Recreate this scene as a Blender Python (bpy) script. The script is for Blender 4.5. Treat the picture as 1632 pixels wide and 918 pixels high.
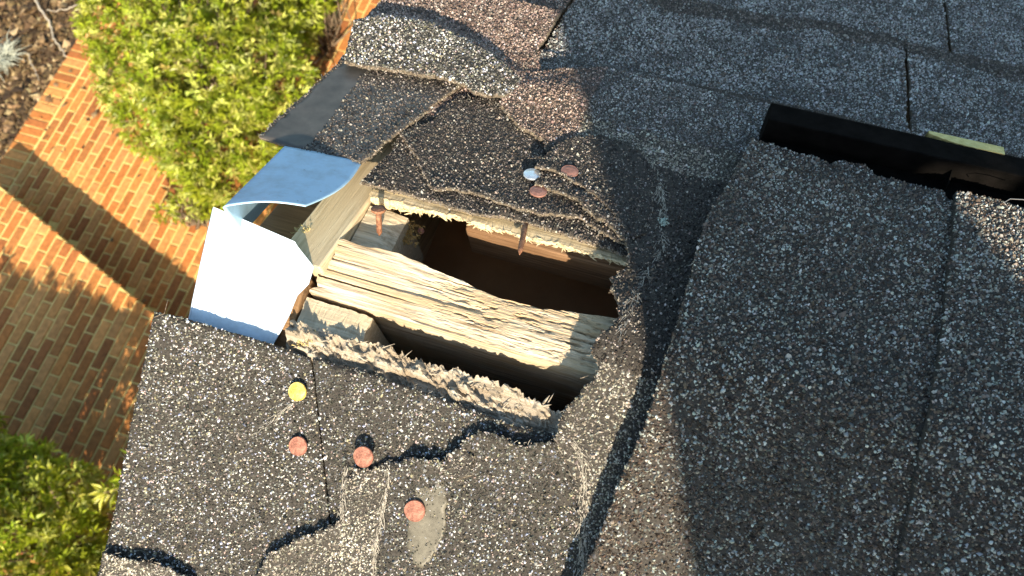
import bpy, bmesh, math, random
import numpy as np
from mathutils import Vector, Matrix, geometry
random.seed(7); RNG = np.random.default_rng(7)
D = bpy.data; COL = bpy.context.scene.collection; SC = bpy.context.scene
for o in list(D.objects): D.objects.remove(o)

# ------------------------------------------------------------------ camera
FPX = 1288.25; PW, PH = 1632, 918
CAM = np.array([0.101345, -0.126443, 0.393344])
ROT = np.array([[0.9489951, -0.2629702, 0.1739394], [0.3085226, 0.8882186, -0.3404138], [-0.0649775, 0.3767153, 0.9240474]])
cd = D.cameras.new('camera'); cam = D.objects.new('camera', cd); COL.objects.link(cam); SC.camera = cam
cd.sensor_width = 36; cd.lens = FPX / PW * 36; cd.clip_start = .01; cd.clip_end = 3000
cam.matrix_world = Matrix([[*ROT[i], CAM[i]] for i in range(3)] + [[0, 0, 0, 1]])
cd.dof.use_dof = True; cd.dof.focus_distance = .44; cd.dof.aperture_fstop = 18
# ------------------------------------------------------------------ light
SUN_EL = math.radians(35); SUN_AZ = math.radians(25.5)       # azimuth: the light travels towards +Y, turned towards -X
SD = np.array([math.cos(SUN_EL) * math.sin(SUN_AZ), -math.cos(SUN_EL) * math.cos(SUN_AZ), math.sin(SUN_EL)])
w = D.worlds.new('World'); SC.world = w; w.use_nodes = True
nt = w.node_tree; sky = nt.nodes.new('ShaderNodeTexSky'); sky.sky_type = 'NISHITA'; sky.sun_disc = False
sky.sun_elevation = SUN_EL; sky.sun_rotation = math.pi - math.atan2(SD[0], -SD[1]) ; sky.dust_density = 1.4; sky.ozone_density = .6
bg = nt.nodes['Background']; bg.inputs[1].default_value = .125
tint = nt.nodes.new('ShaderNodeMixRGB'); tint.blend_type = 'MULTIPLY'; tint.inputs[0].default_value = 1; tint.inputs[2].default_value = (.90, 1.0, .92, 1)
nt.links.new(sky.outputs[0], tint.inputs[1]); nt.links.new(tint.outputs[0], bg.inputs[0])
sl = D.lights.new('sun', 'SUN'); sl.energy = 4.6; sl.angle = math.radians(.53); sl.color = (1, .85, .64)
so = D.objects.new('sun', sl); COL.objects.link(so)
so.rotation_euler = Vector(tuple(SD)).to_track_quat('Z', 'Y').to_euler()
SC.view_settings.view_transform = 'Standard'; SC.view_settings.look = 'None'
SC.view_settings.exposure = 1.25; SC.view_settings.gamma = 1

# ------------------------------------------------------------------ geometry of the place
TP = math.tan(0.40732); CP = math.cos(0.40732); SP = math.sin(0.40732); RR = .012
def zb(y): return -TP * (np.sqrt(np.asarray(y) ** 2 + RR * RR) - RR)     # roof surface, ridge along X
def ray(px, py): return ROT @ np.array([(px - PW / 2) / FPX, (PH / 2 - py) / FPX, -1.])
def onroof(px, py, h=0.):
    d = ray(px, py); a, b = .05, 6.
    for _ in range(40):
        m = (a + b) / 2; P = CAM + d * m
        if P[2] > zb(P[1]) + h / CP: a = m
        else: b = m
    return CAM + d * a
def onz(px, py, z):
    d = ray(px, py); return CAM + d * ((z - CAM[2]) / d[2])
def W2(p, h=0.):                      # a corner: either world ('w', x, y) or read off the photo
    if p[0] == 'w': return np.array(p[1:3], float)
    return onroof(p[0], p[1], h)[:2]
def infrustum(P, m=.16):
    q = (P - CAM) @ ROT; zz = -q[:, 2]
    return (zz > .02) & (np.abs(q[:, 0] / zz * FPX) < PW / 2 * (1 + m)) & (np.abs(q[:, 1] / zz * FPX) < PH / 2 * (1 + m))

def hsh(ix, iy, s=0):
    v = (ix.astype(np.int64) * 374761393 + iy.astype(np.int64) * 668265263 + s * 1442695041) & 0x7fffffff
    v = ((v ^ (v >> 13)) * 1274126177) & 0x7fffffff
    return ((v ^ (v >> 16)) & 0xffffff) / float(0xffffff)
def vn(x, y, s=0):
    x = np.asarray(x, float); y = np.asarray(y, float)
    ix = np.floor(x); iy = np.floor(y); fx = x - ix; fy = y - iy
    fx = fx * fx * (3 - 2 * fx); fy = fy * fy * (3 - 2 * fy)
    a = hsh(ix, iy, s); b = hsh(ix + 1, iy, s); c = hsh(ix, iy + 1, s); d = hsh(ix + 1, iy + 1, s)
    return (a + (b - a) * fx) * (1 - fy) + (c + (d - c) * fx) * fy
def fbm(x, y, s=0, o=4):
    t = 0; a = .5
    for k in range(o): t = t + a * (vn(x * 2 ** k + 17 * k, y * 2 ** k - 9 * k, s + k) - .5) * 2; a *= .5
    return t

# ------------------------------------------------------------------ materials
def mat(name, col=(.5, .5, .5), rough=.6, spec=.5, metal=0, attr=False):
    m = D.materials.new(name); m.use_nodes = True; p = m.node_tree.nodes['Principled BSDF']
    p.inputs['Base Color'].default_value = (*col, 1); p.inputs['Roughness'].default_value = rough
    p.inputs['Specular IOR Level'].default_value = spec; p.inputs['Metallic'].default_value = metal
    if attr:
        a = m.node_tree.nodes.new('ShaderNodeVertexColor'); a.layer_name = 'Col'
        m.node_tree.links.new(a.outputs[0], p.inputs['Base Color'])
    return m
def nodes(m): return m.node_tree.nodes, m.node_tree.links, m.node_tree.nodes['Principled BSDF']
def noisemat(name, c1, c2, scale, rough=.7, bump=.3, stretch=(1, 1, 1), detail=6, spec=.3, c3=None, bdist=.001):
    m = mat(name, c1, rough, spec); N, L, P = nodes(m)
    tc = N.new('ShaderNodeTexCoord'); mp = N.new('ShaderNodeMapping'); mp.inputs['Scale'].default_value = stretch
    no = N.new('ShaderNodeTexNoise'); no.inputs['Scale'].default_value = scale; no.inputs['Detail'].default_value = detail
    no.inputs['Roughness'].default_value = .65
    rp = N.new('ShaderNodeValToRGB'); rp.color_ramp.elements[0].position = .34; rp.color_ramp.elements[1].position = .66
    rp.color_ramp.elements[0].color = (*c1, 1); rp.color_ramp.elements[1].color = (*c2, 1)
    if c3: e = rp.color_ramp.elements.new(.5); e.color = (*c3, 1)
    bp = N.new('ShaderNodeBump'); bp.inputs['Strength'].default_value = bump; bp.inputs['Distance'].default_value = bdist
    L.new(tc.outputs['Object'], mp.inputs[0]); L.new(mp.outputs[0], no.inputs[0]); L.new(no.outputs[0], rp.inputs[0])
    L.new(rp.outputs[0], P.inputs['Base Color']); L.new(no.outputs[0], bp.inputs['Height']); L.new(bp.outputs[0], P.inputs['Normal'])
    return m
def woodmat(name, c1, c2, c3, grain=60, bump=.6, along=0, rough=.75, tilt=0):
    """weathered wood: long thin grain along one axis, with darker checks"""
    m = mat(name, c1, rough, .25); N, L, P = nodes(m)
    tc = N.new('ShaderNodeTexCoord'); mp = N.new('ShaderNodeMapping')
    s = [grain * 8, grain * 8, grain * 8]; s[along] = grain * .35
    mp.inputs['Scale'].default_value = s
    no = N.new('ShaderNodeTexNoise'); no.inputs['Scale'].default_value = 1; no.inputs['Detail'].default_value = 7; no.inputs['Roughness'].default_value = .7
    mp2 = N.new('ShaderNodeMapping'); s2 = [grain * 1.6] * 3; s2[along] = grain * .3; mp2.inputs['Scale'].default_value = s2
    n2 = N.new('ShaderNodeTexNoise'); n2.inputs['Scale'].default_value = 1; n2.inputs['Detail'].default_value = 5
    m0 = N.new('ShaderNodeMapping'); m0.inputs['Rotation'].default_value = (tilt, 0, 0); L.new(tc.outputs['Object'], m0.inputs[0])
    L.new(m0.outputs[0], mp.inputs[0]); L.new(mp.outputs[0], no.inputs[0]); L.new(m0.outputs[0], mp2.inputs[0]); L.new(mp2.outputs[0], n2.inputs[0])
    rp = N.new('ShaderNodeValToRGB'); rp.color_ramp.elements[0].position = .33; rp.color_ramp.elements[1].position = .62
    rp.color_ramp.elements[0].color = (*c1, 1); rp.color_ramp.elements[1].color = (*c2, 1)
    r2 = N.new('ShaderNodeValToRGB'); r2.color_ramp.elements[0].position = .42; r2.color_ramp.elements[1].position = .66
    r2.color_ramp.elements[0].color = (0, 0, 0, 1); r2.color_ramp.elements[1].color = (1, 1, 1, 1)
    mx = N.new('ShaderNodeMixRGB'); mx.inputs[2].default_value = (*c3, 1)
    L.new(no.outputs[0], rp.inputs[0]); L.new(n2.outputs[0], r2.inputs[0]); L.new(r2.outputs[0], mx.inputs[0]); L.new(rp.outputs[0], mx.inputs[1])
    L.new(mx.outputs[0], P.inputs['Base Color'])
    bp = N.new('ShaderNodeBump'); bp.inputs['Strength'].default_value = bump; bp.inputs['Distance'].default_value = .0012
    L.new(no.outputs[0], bp.inputs['Height']); L.new(bp.outputs[0], P.inputs['Normal'])
    return m
M_GRAN = mat('mineral_granules', rough=.40, spec=.30, attr=True)
M_ASPH = noisemat('asphalt_mat', (.026, .023, .020), (.070, .062, .054), 900, .8, .8, spec=.2, bdist=.0006)
M_EDGE = noisemat('torn_felt', (.05, .042, .034), (.28, .23, .17), 700, .9, 1., bdist=.001)
M_SMOOTH = noisemat('bare_asphalt', (.040, .038, .036), (.085, .080, .074), 60, .5, .15, detail=8, spec=.5)
M_FUZZ = mat('fibre', rough=.8, spec=.3, attr=True)
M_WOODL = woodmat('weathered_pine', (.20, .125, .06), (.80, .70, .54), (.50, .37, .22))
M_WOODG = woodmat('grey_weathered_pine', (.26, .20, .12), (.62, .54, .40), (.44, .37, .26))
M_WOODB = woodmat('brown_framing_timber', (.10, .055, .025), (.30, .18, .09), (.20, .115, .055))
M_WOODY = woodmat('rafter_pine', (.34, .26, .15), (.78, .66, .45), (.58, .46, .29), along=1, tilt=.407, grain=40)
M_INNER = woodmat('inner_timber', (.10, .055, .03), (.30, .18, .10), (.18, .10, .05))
M_PLYF = woodmat('torn_board', (.34, .25, .13), (.80, .68, .46), (.66, .52, .30))
M_PLY = woodmat('rotten_board', (.12, .09, .055), (.56, .50, .41), (.27, .22, .16))
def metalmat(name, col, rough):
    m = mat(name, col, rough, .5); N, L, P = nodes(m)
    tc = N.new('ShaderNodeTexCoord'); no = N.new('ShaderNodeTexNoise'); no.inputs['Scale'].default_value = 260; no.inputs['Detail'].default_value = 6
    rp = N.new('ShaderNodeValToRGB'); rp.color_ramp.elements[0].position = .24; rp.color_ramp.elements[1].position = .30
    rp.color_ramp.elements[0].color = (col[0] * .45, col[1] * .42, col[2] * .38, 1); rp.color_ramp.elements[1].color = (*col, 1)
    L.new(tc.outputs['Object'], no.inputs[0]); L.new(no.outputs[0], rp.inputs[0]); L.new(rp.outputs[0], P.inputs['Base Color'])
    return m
M_WHITE = metalmat('sky_tinted_white_metal', (.60, .74, .88), .38)  # white metal with the sky's blue put into its base colour
M_FLAP = metalmat('shade_blue_flap_metal', (.40, .62, .82), .33)  # bluer copy of the same metal, shade put into the flap's colour
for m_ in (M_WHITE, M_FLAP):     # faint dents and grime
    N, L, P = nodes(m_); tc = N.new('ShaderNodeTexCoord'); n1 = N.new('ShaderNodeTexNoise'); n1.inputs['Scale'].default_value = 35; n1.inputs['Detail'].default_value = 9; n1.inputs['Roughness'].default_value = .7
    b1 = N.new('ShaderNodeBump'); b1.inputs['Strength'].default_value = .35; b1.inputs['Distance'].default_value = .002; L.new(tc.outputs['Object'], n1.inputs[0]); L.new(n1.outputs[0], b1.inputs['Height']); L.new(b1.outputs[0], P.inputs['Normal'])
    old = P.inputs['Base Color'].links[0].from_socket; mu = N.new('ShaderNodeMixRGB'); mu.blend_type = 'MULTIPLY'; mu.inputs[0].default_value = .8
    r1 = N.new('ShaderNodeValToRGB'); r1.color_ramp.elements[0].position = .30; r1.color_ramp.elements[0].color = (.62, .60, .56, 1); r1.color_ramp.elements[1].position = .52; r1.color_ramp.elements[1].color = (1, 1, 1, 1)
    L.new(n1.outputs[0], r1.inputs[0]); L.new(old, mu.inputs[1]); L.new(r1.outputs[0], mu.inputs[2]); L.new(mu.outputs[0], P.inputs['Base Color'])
M_COPPER = noisemat('rusty_copper_head', (.15, .06, .04), (.40, .18, .125), 420, .6, .9, spec=.3, c3=(.31, .13, .09), bdist=.0008)
M_OLDCOP = noisemat('browned_copper_head', (.16, .07, .055), (.34, .17, .13), 400, .5, .35, spec=.4, bdist=.0006)
M_BRASS = noisemat('brassy_head', (.34, .20, .03), (.76, .60, .14), 420, .45, .7, spec=.6, bdist=.0006)
M_ZINC = noisemat('zinc_head', (.50, .55, .60), (.72, .76, .80), 500, .3, .2, spec=.6, bdist=.0005)
M_ZINC.node_tree.nodes['Principled BSDF'].inputs['Metallic'].default_value = .7
M_RUST = noisemat('rusty_steel', (.09, .03, .015), (.36, .17, .09), 500, .65, .6, spec=.4, bdist=.0006)
M_BLACK = noisemat('black_vent_plastic', (.003, .0028, .0026), (.008, .007, .0065), 90, .9, .25, spec=.03, detail=10)
M_FOAM = noisemat('yellow_foam', (.50, .42, .16), (.66, .58, .26), 300, .9, .5)
M_SEAL = noisemat('old_sealant', (.085, .075, .055), (.16, .145, .11), 160, .5, .35, detail=8, spec=.4, bdist=.0008)

# ------------------------------------------------------------------ object helpers
def tag(o, label=None, cat=None, group=None, kind=None):
    if label: o['label'] = label
    if cat: o['category'] = cat
    if group: o['group'] = group
    if kind: o['kind'] = kind
    return o
def link(o, parent=None):
    COL.objects.link(o)
    if parent: o.parent = parent
    return o
def empty(name, loc, label, cat, group=None):
    o = D.objects.new(name, None); o.empty_display_size = .02; o.location = tuple(loc); COL.objects.link(o)
    return tag(o, label, cat, group)
def npmesh(name, V, polys, mats, parent=None, mi=None, smooth=None, col=None, off=None):
    """polys: list of (faces array Nxk). V world coords; off = parent's location to subtract"""
    V = np.asarray(V, float)
    if parent is not None: V = V - np.array(parent.matrix_basis.translation)
    me = D.meshes.new(name)
    tot = sum(len(f) for f in polys); lv = np.concatenate([f.ravel() for f in polys]).astype(np.int32)
    sz = np.concatenate([np.full(len(f), f.shape[1]) for f in polys])
    st = np.concatenate([[0], np.cumsum(sz)[:-1]]).astype(np.int32)
    me.vertices.add(len(V)); me.vertices.foreach_set('co', V.astype(np.float32).ravel())
    me.loops.add(len(lv)); me.loops.foreach_set('vertex_index', lv)
    me.polygons.add(tot); me.polygons.foreach_set('loop_start', st)
    try: me.polygons.foreach_set('loop_total', sz.astype(np.int32))
    except Exception: pass
    for m in mats: me.materials.append(m)
    if mi is not None: me.polygons.foreach_set('material_index', np.asarray(mi, np.int32))
    me.polygons.foreach_set('use_smooth', np.asarray(smooth if smooth is not None else np.zeros(tot), bool))
    if col is not None:
        a = me.color_attributes.new('Col', 'FLOAT_COLOR', 'POINT')
        a.data.foreach_set('color', np.concatenate([col, np.ones((len(col), 1))], 1).astype(np.float32).ravel())
    me.update(calc_edges=True); me.validate()
    o = D.objects.new(name, me); return link(o, parent)
class MB:
    """collects pieces (verts, faces, material index, colour) into one mesh"""
    def __init__(s): s.V = []; s.F = {}; s.n = 0; s.C = []; s.order = []
    def add(s, V, F, mi=0, smooth=False, col=(1, 1, 1)):
        V = np.asarray(V, float); s.V.append(V)
        if not isinstance(F, list): F = [F]
        for f in F:
            f = np.asarray(f, np.int64)
            if len(f): s.order.append((f + s.n, mi, smooth))
        c = np.asarray(col, float)
        s.C.append(np.tile(c, (len(V), 1)) if c.ndim == 1 else c); s.n += len(V)
    def build(s, name, mats, parent=None):
        return npmesh(name, np.concatenate(s.V), [f for f, _, _ in s.order], mats, parent,
            np.concatenate([np.full(len(f), m) for f, m, _ in s.order]), np.concatenate([np.full(len(f), q) for f, _, q in s.order]), np.concatenate(s.C))
def box_vf(lo, hi, bev=0):
    bm = bmesh.new(); bmesh.ops.create_cube(bm, size=1)
    lo = np.array(lo, float); hi = np.array(hi, float)
    for v in bm.verts: v.co = Vector(tuple((lo + hi) / 2 + np.array(v.co) * (hi - lo)))
    if bev: bmesh.ops.bevel(bm, geom=bm.edges[:], offset=bev, segments=2, affect='EDGES')
    bm.verts.ensure_lookup_table(); V = np.array([v.co[:] for v in bm.verts])
    fs = {}
    for f in bm.faces: fs.setdefault(len(f.verts), []).append([v.index for v in f.verts])
    bm.free(); return V, [np.array(a) for a in fs.values()]
def tube_vf(pts, rad, n=7):
    pts = np.array(pts, float); rad = np.broadcast_to(rad, len(pts)); V = []
    for i, p in enumerate(pts):
        t = pts[min(i + 1, len(pts) - 1)] - pts[max(i - 1, 0)]; t /= np.linalg.norm(t) + 1e-12
        a = np.cross(t, [0, 0, 1.] if abs(t[2]) < .9 else [1., 0, 0]); a /= np.linalg.norm(a); b = np.cross(t, a)
        for k in range(n):
            an = 2 * math.pi * k / n; V.append(p + rad[i] * (math.cos(an) * a + math.sin(an) * b))
    F = [[i * n + k, i * n + (k + 1) % n, (i + 1) * n + (k + 1) % n, (i + 1) * n + k] for i in range(len(pts) - 1) for k in range(n)]
    return np.array(V), [np.array(F), np.array([list(range(n))[::-1], [(len(pts) - 1) * n + k for k in range(n)]])]

# granules: small faceted domes of crushed stone --------------------------------------------
def granules(P, Nn, size, col, flat=.55):
    n = len(P)
    a = np.cross(Nn, RNG.normal(size=(n, 3))); a /= np.linalg.norm(a, axis=1)[:, None]; b = np.cross(Nn, a)
    k = 5; an = (np.arange(k)[None, :] + RNG.uniform(-.28, .28, (n, k))) * 2 * math.pi / k
    r = size[:, None] * RNG.uniform(.75, 1.15, (n, k)); el = RNG.uniform(.65, 1., n)[:, None]
    base = P[:, None, :] + (r * np.cos(an))[..., None] * a[:, None, :] + (r * el * np.sin(an))[..., None] * b[:, None, :] - Nn[:, None, :] * (size * .25)[:, None, None]
    hh = size * RNG.uniform(.5, 1.25, n) * flat * 1.6
    tl = RNG.uniform(-.45, .45, (n, 2)) * size[:, None]
    t1 = P + Nn * hh[:, None] + a * (tl[:, :1] + size[:, None] * .35) + b * tl[:, 1:]
    t2 = P + Nn * (hh * RNG.uniform(.6, 1.15, n))[:, None] + a * (tl[:, :1] - size[:, None] * .35) + b * tl[:, 1:] * .3
    V = np.concatenate([base, t1[:, None], t2[:, None]], 1).reshape(-1, 3)
    # t1 (5) on +a side; t2 (6) on -a side; base 0..4 anticlockwise from +a
    T = np.array([[0, 1, 5], [1, 6, 5], [1, 2, 6], [2, 3, 6], [3, 4, 6], [4, 5, 6], [4, 0, 5]])
    F = (T[None] + (np.arange(n) * 7)[:, None, None]).reshape(-1, 3)
    return V, F, np.repeat(col, 7, axis=0)
PAL_FRONT = [((.045, .043, .037), .30), ((.10, .097, .083), .25), ((.22, .215, .185), .17), ((.46, .46, .45), .09), ((.50, .54, .68), .05), ((.62, .48, .42), .03), ((.36, .33, .22), .06), ((.85, .83, .78), .05)]
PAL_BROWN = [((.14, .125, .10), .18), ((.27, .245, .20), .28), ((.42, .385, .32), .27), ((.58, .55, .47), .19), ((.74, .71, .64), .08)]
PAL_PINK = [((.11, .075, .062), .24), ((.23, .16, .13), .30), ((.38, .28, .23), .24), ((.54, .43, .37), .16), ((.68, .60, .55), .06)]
PAL_CAP = [((.045, .034, .027), .20), ((.095, .070, .055), .26), ((.17, .135, .105), .18), ((.34, .345, .31), .19), ((.50, .515, .48), .11), ((.28, .245, .20), .06)]
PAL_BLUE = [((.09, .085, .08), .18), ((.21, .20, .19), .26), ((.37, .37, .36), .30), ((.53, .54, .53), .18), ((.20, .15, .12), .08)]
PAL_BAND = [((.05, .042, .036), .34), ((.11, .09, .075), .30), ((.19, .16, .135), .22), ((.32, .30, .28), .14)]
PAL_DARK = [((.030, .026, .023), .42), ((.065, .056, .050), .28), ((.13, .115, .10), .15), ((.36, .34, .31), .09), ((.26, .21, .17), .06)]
PAL_TAN = [((.07, .055, .042), .38), ((.19, .155, .12), .34), ((.36, .30, .235), .20), ((.52, .47, .40), .08)]
def clump(P, cl, seed):
    """granule colours lie in loose clouds: lighter stones thin out in places"""
    t = fbm(P[:, 0] * 55, P[:, 1] * 55, seed + 50, 3) + .5 * fbm(P[:, 0] * 9, P[:, 1] * 9, seed + 60, 2)
    b = (cl.mean(1) > .17) & (RNG.random(len(cl)) < np.clip(.34 - 1.15 * t, 0, .9)); cl[b] *= .42; return cl
def pick(pal, n):
    w_ = np.array([p[1] for p in pal]); c = np.array([p[0] for p in pal])[RNG.choice(len(pal), n, p=w_ / w_.sum())]
    return np.clip(c * RNG.uniform(.72, 1.3, (n, 1)) * RNG.uniform(.94, 1.06, (n, 3)), 0, 1)

def seg_dist(P, A, B):
    d = B - A; t = np.clip(((P - A) @ d) / (d @ d + 1e-15), 0, 1); return np.linalg.norm(P - A - t[:, None] * d, axis=1)
def line_dist(P, L):
    r = np.full(len(P), 9.)
    for i in range(len(L) - 1): r = np.minimum(r, seg_dist(P, L[i], L[i + 1]))
    return r
def inpoly(P, Q):
    x, y = P[:, 0], P[:, 1]; c = np.zeros(len(P), bool); n = len(Q)
    for i in range(n):
        x1, y1 = Q[i]; x2, y2 = Q[(i + 1) % n]
        k = ((y1 > y) != (y2 > y)); xx = (x2 - x1) * (y - y1) / ((y2 - y1) if y2 != y1 else 1e-12) + x1
        c ^= k & (x < xx)
    return c

def sheet(name, poly, h, th, label, cat='shingle', pal=PAL_FRONT, dens=.8, gsize=.0006, curls=(), bumps=(), jag=.0006, cut=(), grid=.004,
          rim=(), seed=1, mats=None, rough=.0006, group=None, granmask=None, parent=None, palfn=None, rimd=1., fuzz=1., sag=None, seams=()):
    """a piece of roofing lying on the roof: outline -> plan polygon, real thickness, curled edges, granules. cut = straight edges, rim = torn edges (indices)"""
    mats = mats or [M_ASPH, M_EDGE, M_GRAN]
    C0 = [W2(p, h + th) for p in poly]; n = len(C0)
    def lift(P):
        z = np.zeros(len(P))
        for (ln, A, wd) in curls:
            L = [W2(p, h + th) for p in ln]; d_ = line_dist(P, L); z += A * np.exp(-(d_ / wd) ** 1.4)
        for (ln, A, wd) in bumps:
            L = [W2(p, h + th) for p in ln]; d_ = line_dist(P, L); z += A * np.exp(-(d_ / wd) ** 2)
        z += rough * fbm(P[:, 0] * 90, P[:, 1] * 90, seed) + .0008 * fbm(P[:, 0] * 22, P[:, 1] * 22, seed + 5, 2)
        if sag: z += sag(P)
        return z
    # read corners again with their lift taken into account
    C1 = []
    for p, c in zip(poly, C0):
        if p[0] != 'w':
            for _ in range(2): c = W2(p, h + th + float(lift(np.array([c]))[0]))
        C1.append(c)
    B = []; own = []; s = 0
    for i in range(n):
        a, b = C1[i], C1[(i + 1) % n]; Ls = np.linalg.norm(b - a)
        far = Ls > .25; stp = .02 if far else .0013
        k = max(1, int(Ls / stp)); nrm = np.array([b[1] - a[1], a[0] - b[0]]) / (Ls + 1e-12)
        for j in range(k):
            t = j / k; q = a + (b - a) * t
            if i not in cut and not far:
                e = min(1, 6 * t * 1, 6 * (1 - t)) * .8 + .2
                ss = s + t * Ls
                q = q + nrm * jag * e * 2.2 * float(fbm(np.array([ss * 260]), np.array([seed * 3.3]), seed, 3)[0] + .8 * (vn(np.array([ss * 900]), np.array([1.]), seed)[0] - .5)) \
                      + nrm * jag * 2.6 * e * float(fbm(np.array([ss * 60]), np.array([seed * 1.3]), seed + 2, 2)[0])
            elif not far: q = q + nrm * .00012 * random.uniform(-1, 1)
            B.append(q); own.append(i)
        s += Ls
    B = np.array(B); own = np.array(own); nb_ = len(B)
    lo, hi = B.min(0), B.max(0); lo = np.maximum(lo, [-.22, -.30]); hi = np.minimum(hi, [.42, .62])
    gx, gy = np.meshgrid(np.arange(lo[0], hi[0], grid), np.arange(lo[1], hi[1], grid)); G = np.stack([gx.ravel(), gy.ravel()], 1)
    G += RNG.uniform(-.3, .3, G.shape) * grid
    bl, bh = B.min(0), B.max(0)
    if np.any(bl < lo - .05) or np.any(bh > hi + .05):
        ax, ay = np.meshgrid(np.arange(bl[0], bh[0], .05), np.arange(bl[1], bh[1], .05)); G2 = np.stack([ax.ravel() + .013, ay.ravel() + .011], 1)
        k = (G2[:, 0] < lo[0]) | (G2[:, 0] > hi[0]) | (G2[:, 1] < lo[1]) | (G2[:, 1] > hi[1]); G = np.concatenate([G, G2[k]])
    G = G[inpoly(G, B)]
    if len(G):
        dd = np.full(len(G), 9.)
        for i in range(0, nb_): 
            dx = G - B[i]; dd = np.minimum(dd, (dx * dx).sum(1))
        G = G[dd > (grid * .45) ** 2]
    P2 = np.concatenate([B, G]) if len(G) else B
    r = geometry.delaunay_2d_cdt([Vector(p) for p in P2], [], [list(range(nb_))], 1, 1e-7)
    V2 = np.array([v[:] for v in r[0]]); T = np.array([f for f in r[2] if len(f) == 3])
    nv = len(V2); L = lift(V2)
    zt = zb(V2[:, 1]) + (h + th + L) / CP; zu = zb(V2[:, 1]) + (h + L) / CP
    top = np.column_stack([V2, zt]); bot = np.column_stack([V2, zu])
    a, b, c = top[T[:, 0]], top[T[:, 1]], top[T[:, 2]]; cr = np.cross(b - a, c - a)
    fl = cr[:, 2] < 0; T[fl] = T[fl][:, ::-1]; cr[fl] *= -1
    # boundary edges
    E = np.concatenate([T[:, [0, 1]], T[:, [1, 2]], T[:, [2, 0]]]); key = np.sort(E, 1)
    _, idx, cnt = np.unique(key, axis=0, return_index=True, return_counts=True); be = E[idx[cnt == 1]]
    mb = MB()
    Vs = np.concatenate([top, bot]); side = np.column_stack([be[:, 0], be[:, 0] + nv, be[:, 1] + nv, be[:, 1]])
    mb.add(Vs, [T], 0, True); mb.order.append((T[:, ::-1] + nv, 0, False)); mb.order.append((side, 1, False))
    # granules
    if pal is not None:
        a, b, c = top[T[:, 0]], top[T[:, 1]], top[T[:, 2]]; ar = np.linalg.norm(cr, axis=1) / 2
        vis = infrustum((a + b + c) / 3)
        wgt = ar * vis; N_ = int(dens * 1e6 * wgt.sum())
        if N_ > 0:
            ti = RNG.choice(len(T), N_, p=wgt / wgt.sum()); u = RNG.random((N_, 2)); k = u.sum(1) > 1; u[k] = 1 - u[k]
            Pg = a[ti] + u[:, :1] * (b - a)[ti] + u[:, 1:] * (c - a)[ti]
            Ng = cr[ti] / np.linalg.norm(cr[ti], axis=1)[:, None]
            if granmask is not None: k = granmask(Pg); Pg, Ng = Pg[k], Ng[k]
            # thin out worn patches
            wn = fbm(Pg[:, 0] * 70, Pg[:, 1] * 70, seed + 9, 3); k = RNG.random(len(Pg)) < np.clip(1.05 - .9 * (wn - .1), .35, 1); Pg, Ng = Pg[k], Ng[k]
            cl = clump(Pg, palfn(Pg) if palfn else pick(pal, len(Pg)), seed)
            sz = gsize * np.exp(RNG.normal(0, .28, len(Pg)))
            V, F, Cc = granules(Pg, Ng, sz, cl); mb.add(V, F, 2, False, Cc)
    # torn edges: sandy crumbs and glass fibres
    rimset = set(rim)
    if rimset and rimd > 0:
        k = np.isin(own, list(rimset)); Bp = B[k]; nx = np.roll(B, -1, 0)[k] - Bp
        if len(Bp):
            m = int(len(Bp) * 2.6 * rimd); ii = RNG.integers(0, len(Bp), m); q = Bp[ii] + RNG.random((m, 1)) * nx[ii]
            q = q + RNG.normal(0, .00045, (m, 2)); Lq = lift(q)
            z = zb(q[:, 1]) + (h + Lq + th * RNG.uniform(.1, 1.12, m)) / CP
            P3 = np.column_stack([q, z]); Ng = np.tile([0., 0, 1.], (m, 1)) + RNG.normal(0, .5, (m, 3)); Ng /= np.linalg.norm(Ng, axis=1)[:, None]
            V, F, Cc = granules(P3, Ng, gsize * RNG.uniform(.4, 1.0, m), pick(PAL_TAN, m), .6); mb.add(V, F, 2, False, Cc)
            m = int(len(Bp) * .55 * fuzz)
            if m:
                ii = RNG.integers(0, len(Bp), m); q = Bp[ii] + RNG.normal(0, .0007, (m, 2)); Lq = lift(q); P3 = np.column_stack([q, zb(q[:, 1]) + (h + th * .9 + Lq) / CP])
                tn = nx[ii] / (np.linalg.norm(nx[ii], axis=1)[:, None] + 1e-9)
                dr = np.column_stack([tn + RNG.normal(0, .75, (m, 2)), RNG.normal(.15, .35, m)]); dr /= np.linalg.norm(dr, axis=1)[:, None]
                ln_ = RNG.uniform(.0008, .0032, m)[:, None]; wd = np.cross(dr, [0, 0, 1.]) * .00014
                mid = P3 + dr * ln_ * .5 + RNG.normal(0, .0003, (m, 3)); end = P3 + dr * ln_
                V = np.stack([P3 - wd, P3 + wd, mid - wd, mid + wd, end - wd * .5, end + wd * .5], 1).reshape(-1, 3)
                F = (np.array([[0, 1, 3, 2], [2, 3, 5, 4]])[None] + (np.arange(m) * 6)[:, None, None]).reshape(-1, 4)
                mb.add(V, F, 2, False, np.tile([.34, .31, .26], (m * 6, 1)))
    for (ln, amt, wd_) in seams:          # lines of bared glass fibre
        Lp = np.array([W2(p, h + th) for p in ln]); sl_ = np.linalg.norm(np.diff(Lp, axis=0), axis=1); m = int(amt * sl_.sum() * 260)
        si = RNG.choice(len(sl_), m, p=sl_ / sl_.sum()); t = RNG.random((m, 1)); tn = (Lp[si + 1] - Lp[si]) / sl_[si][:, None]
        q = Lp[si] + t * (Lp[si + 1] - Lp[si]) + RNG.normal(0, wd_, (m, 2)) + .001 * fbm(t[:, 0] * 5 + si, si * 1., seed)[:, None]
        P3 = np.column_stack([q, zb(q[:, 1]) + (h + th + lift(q) + RNG.uniform(.0003, .0010, m)) / CP])
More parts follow.
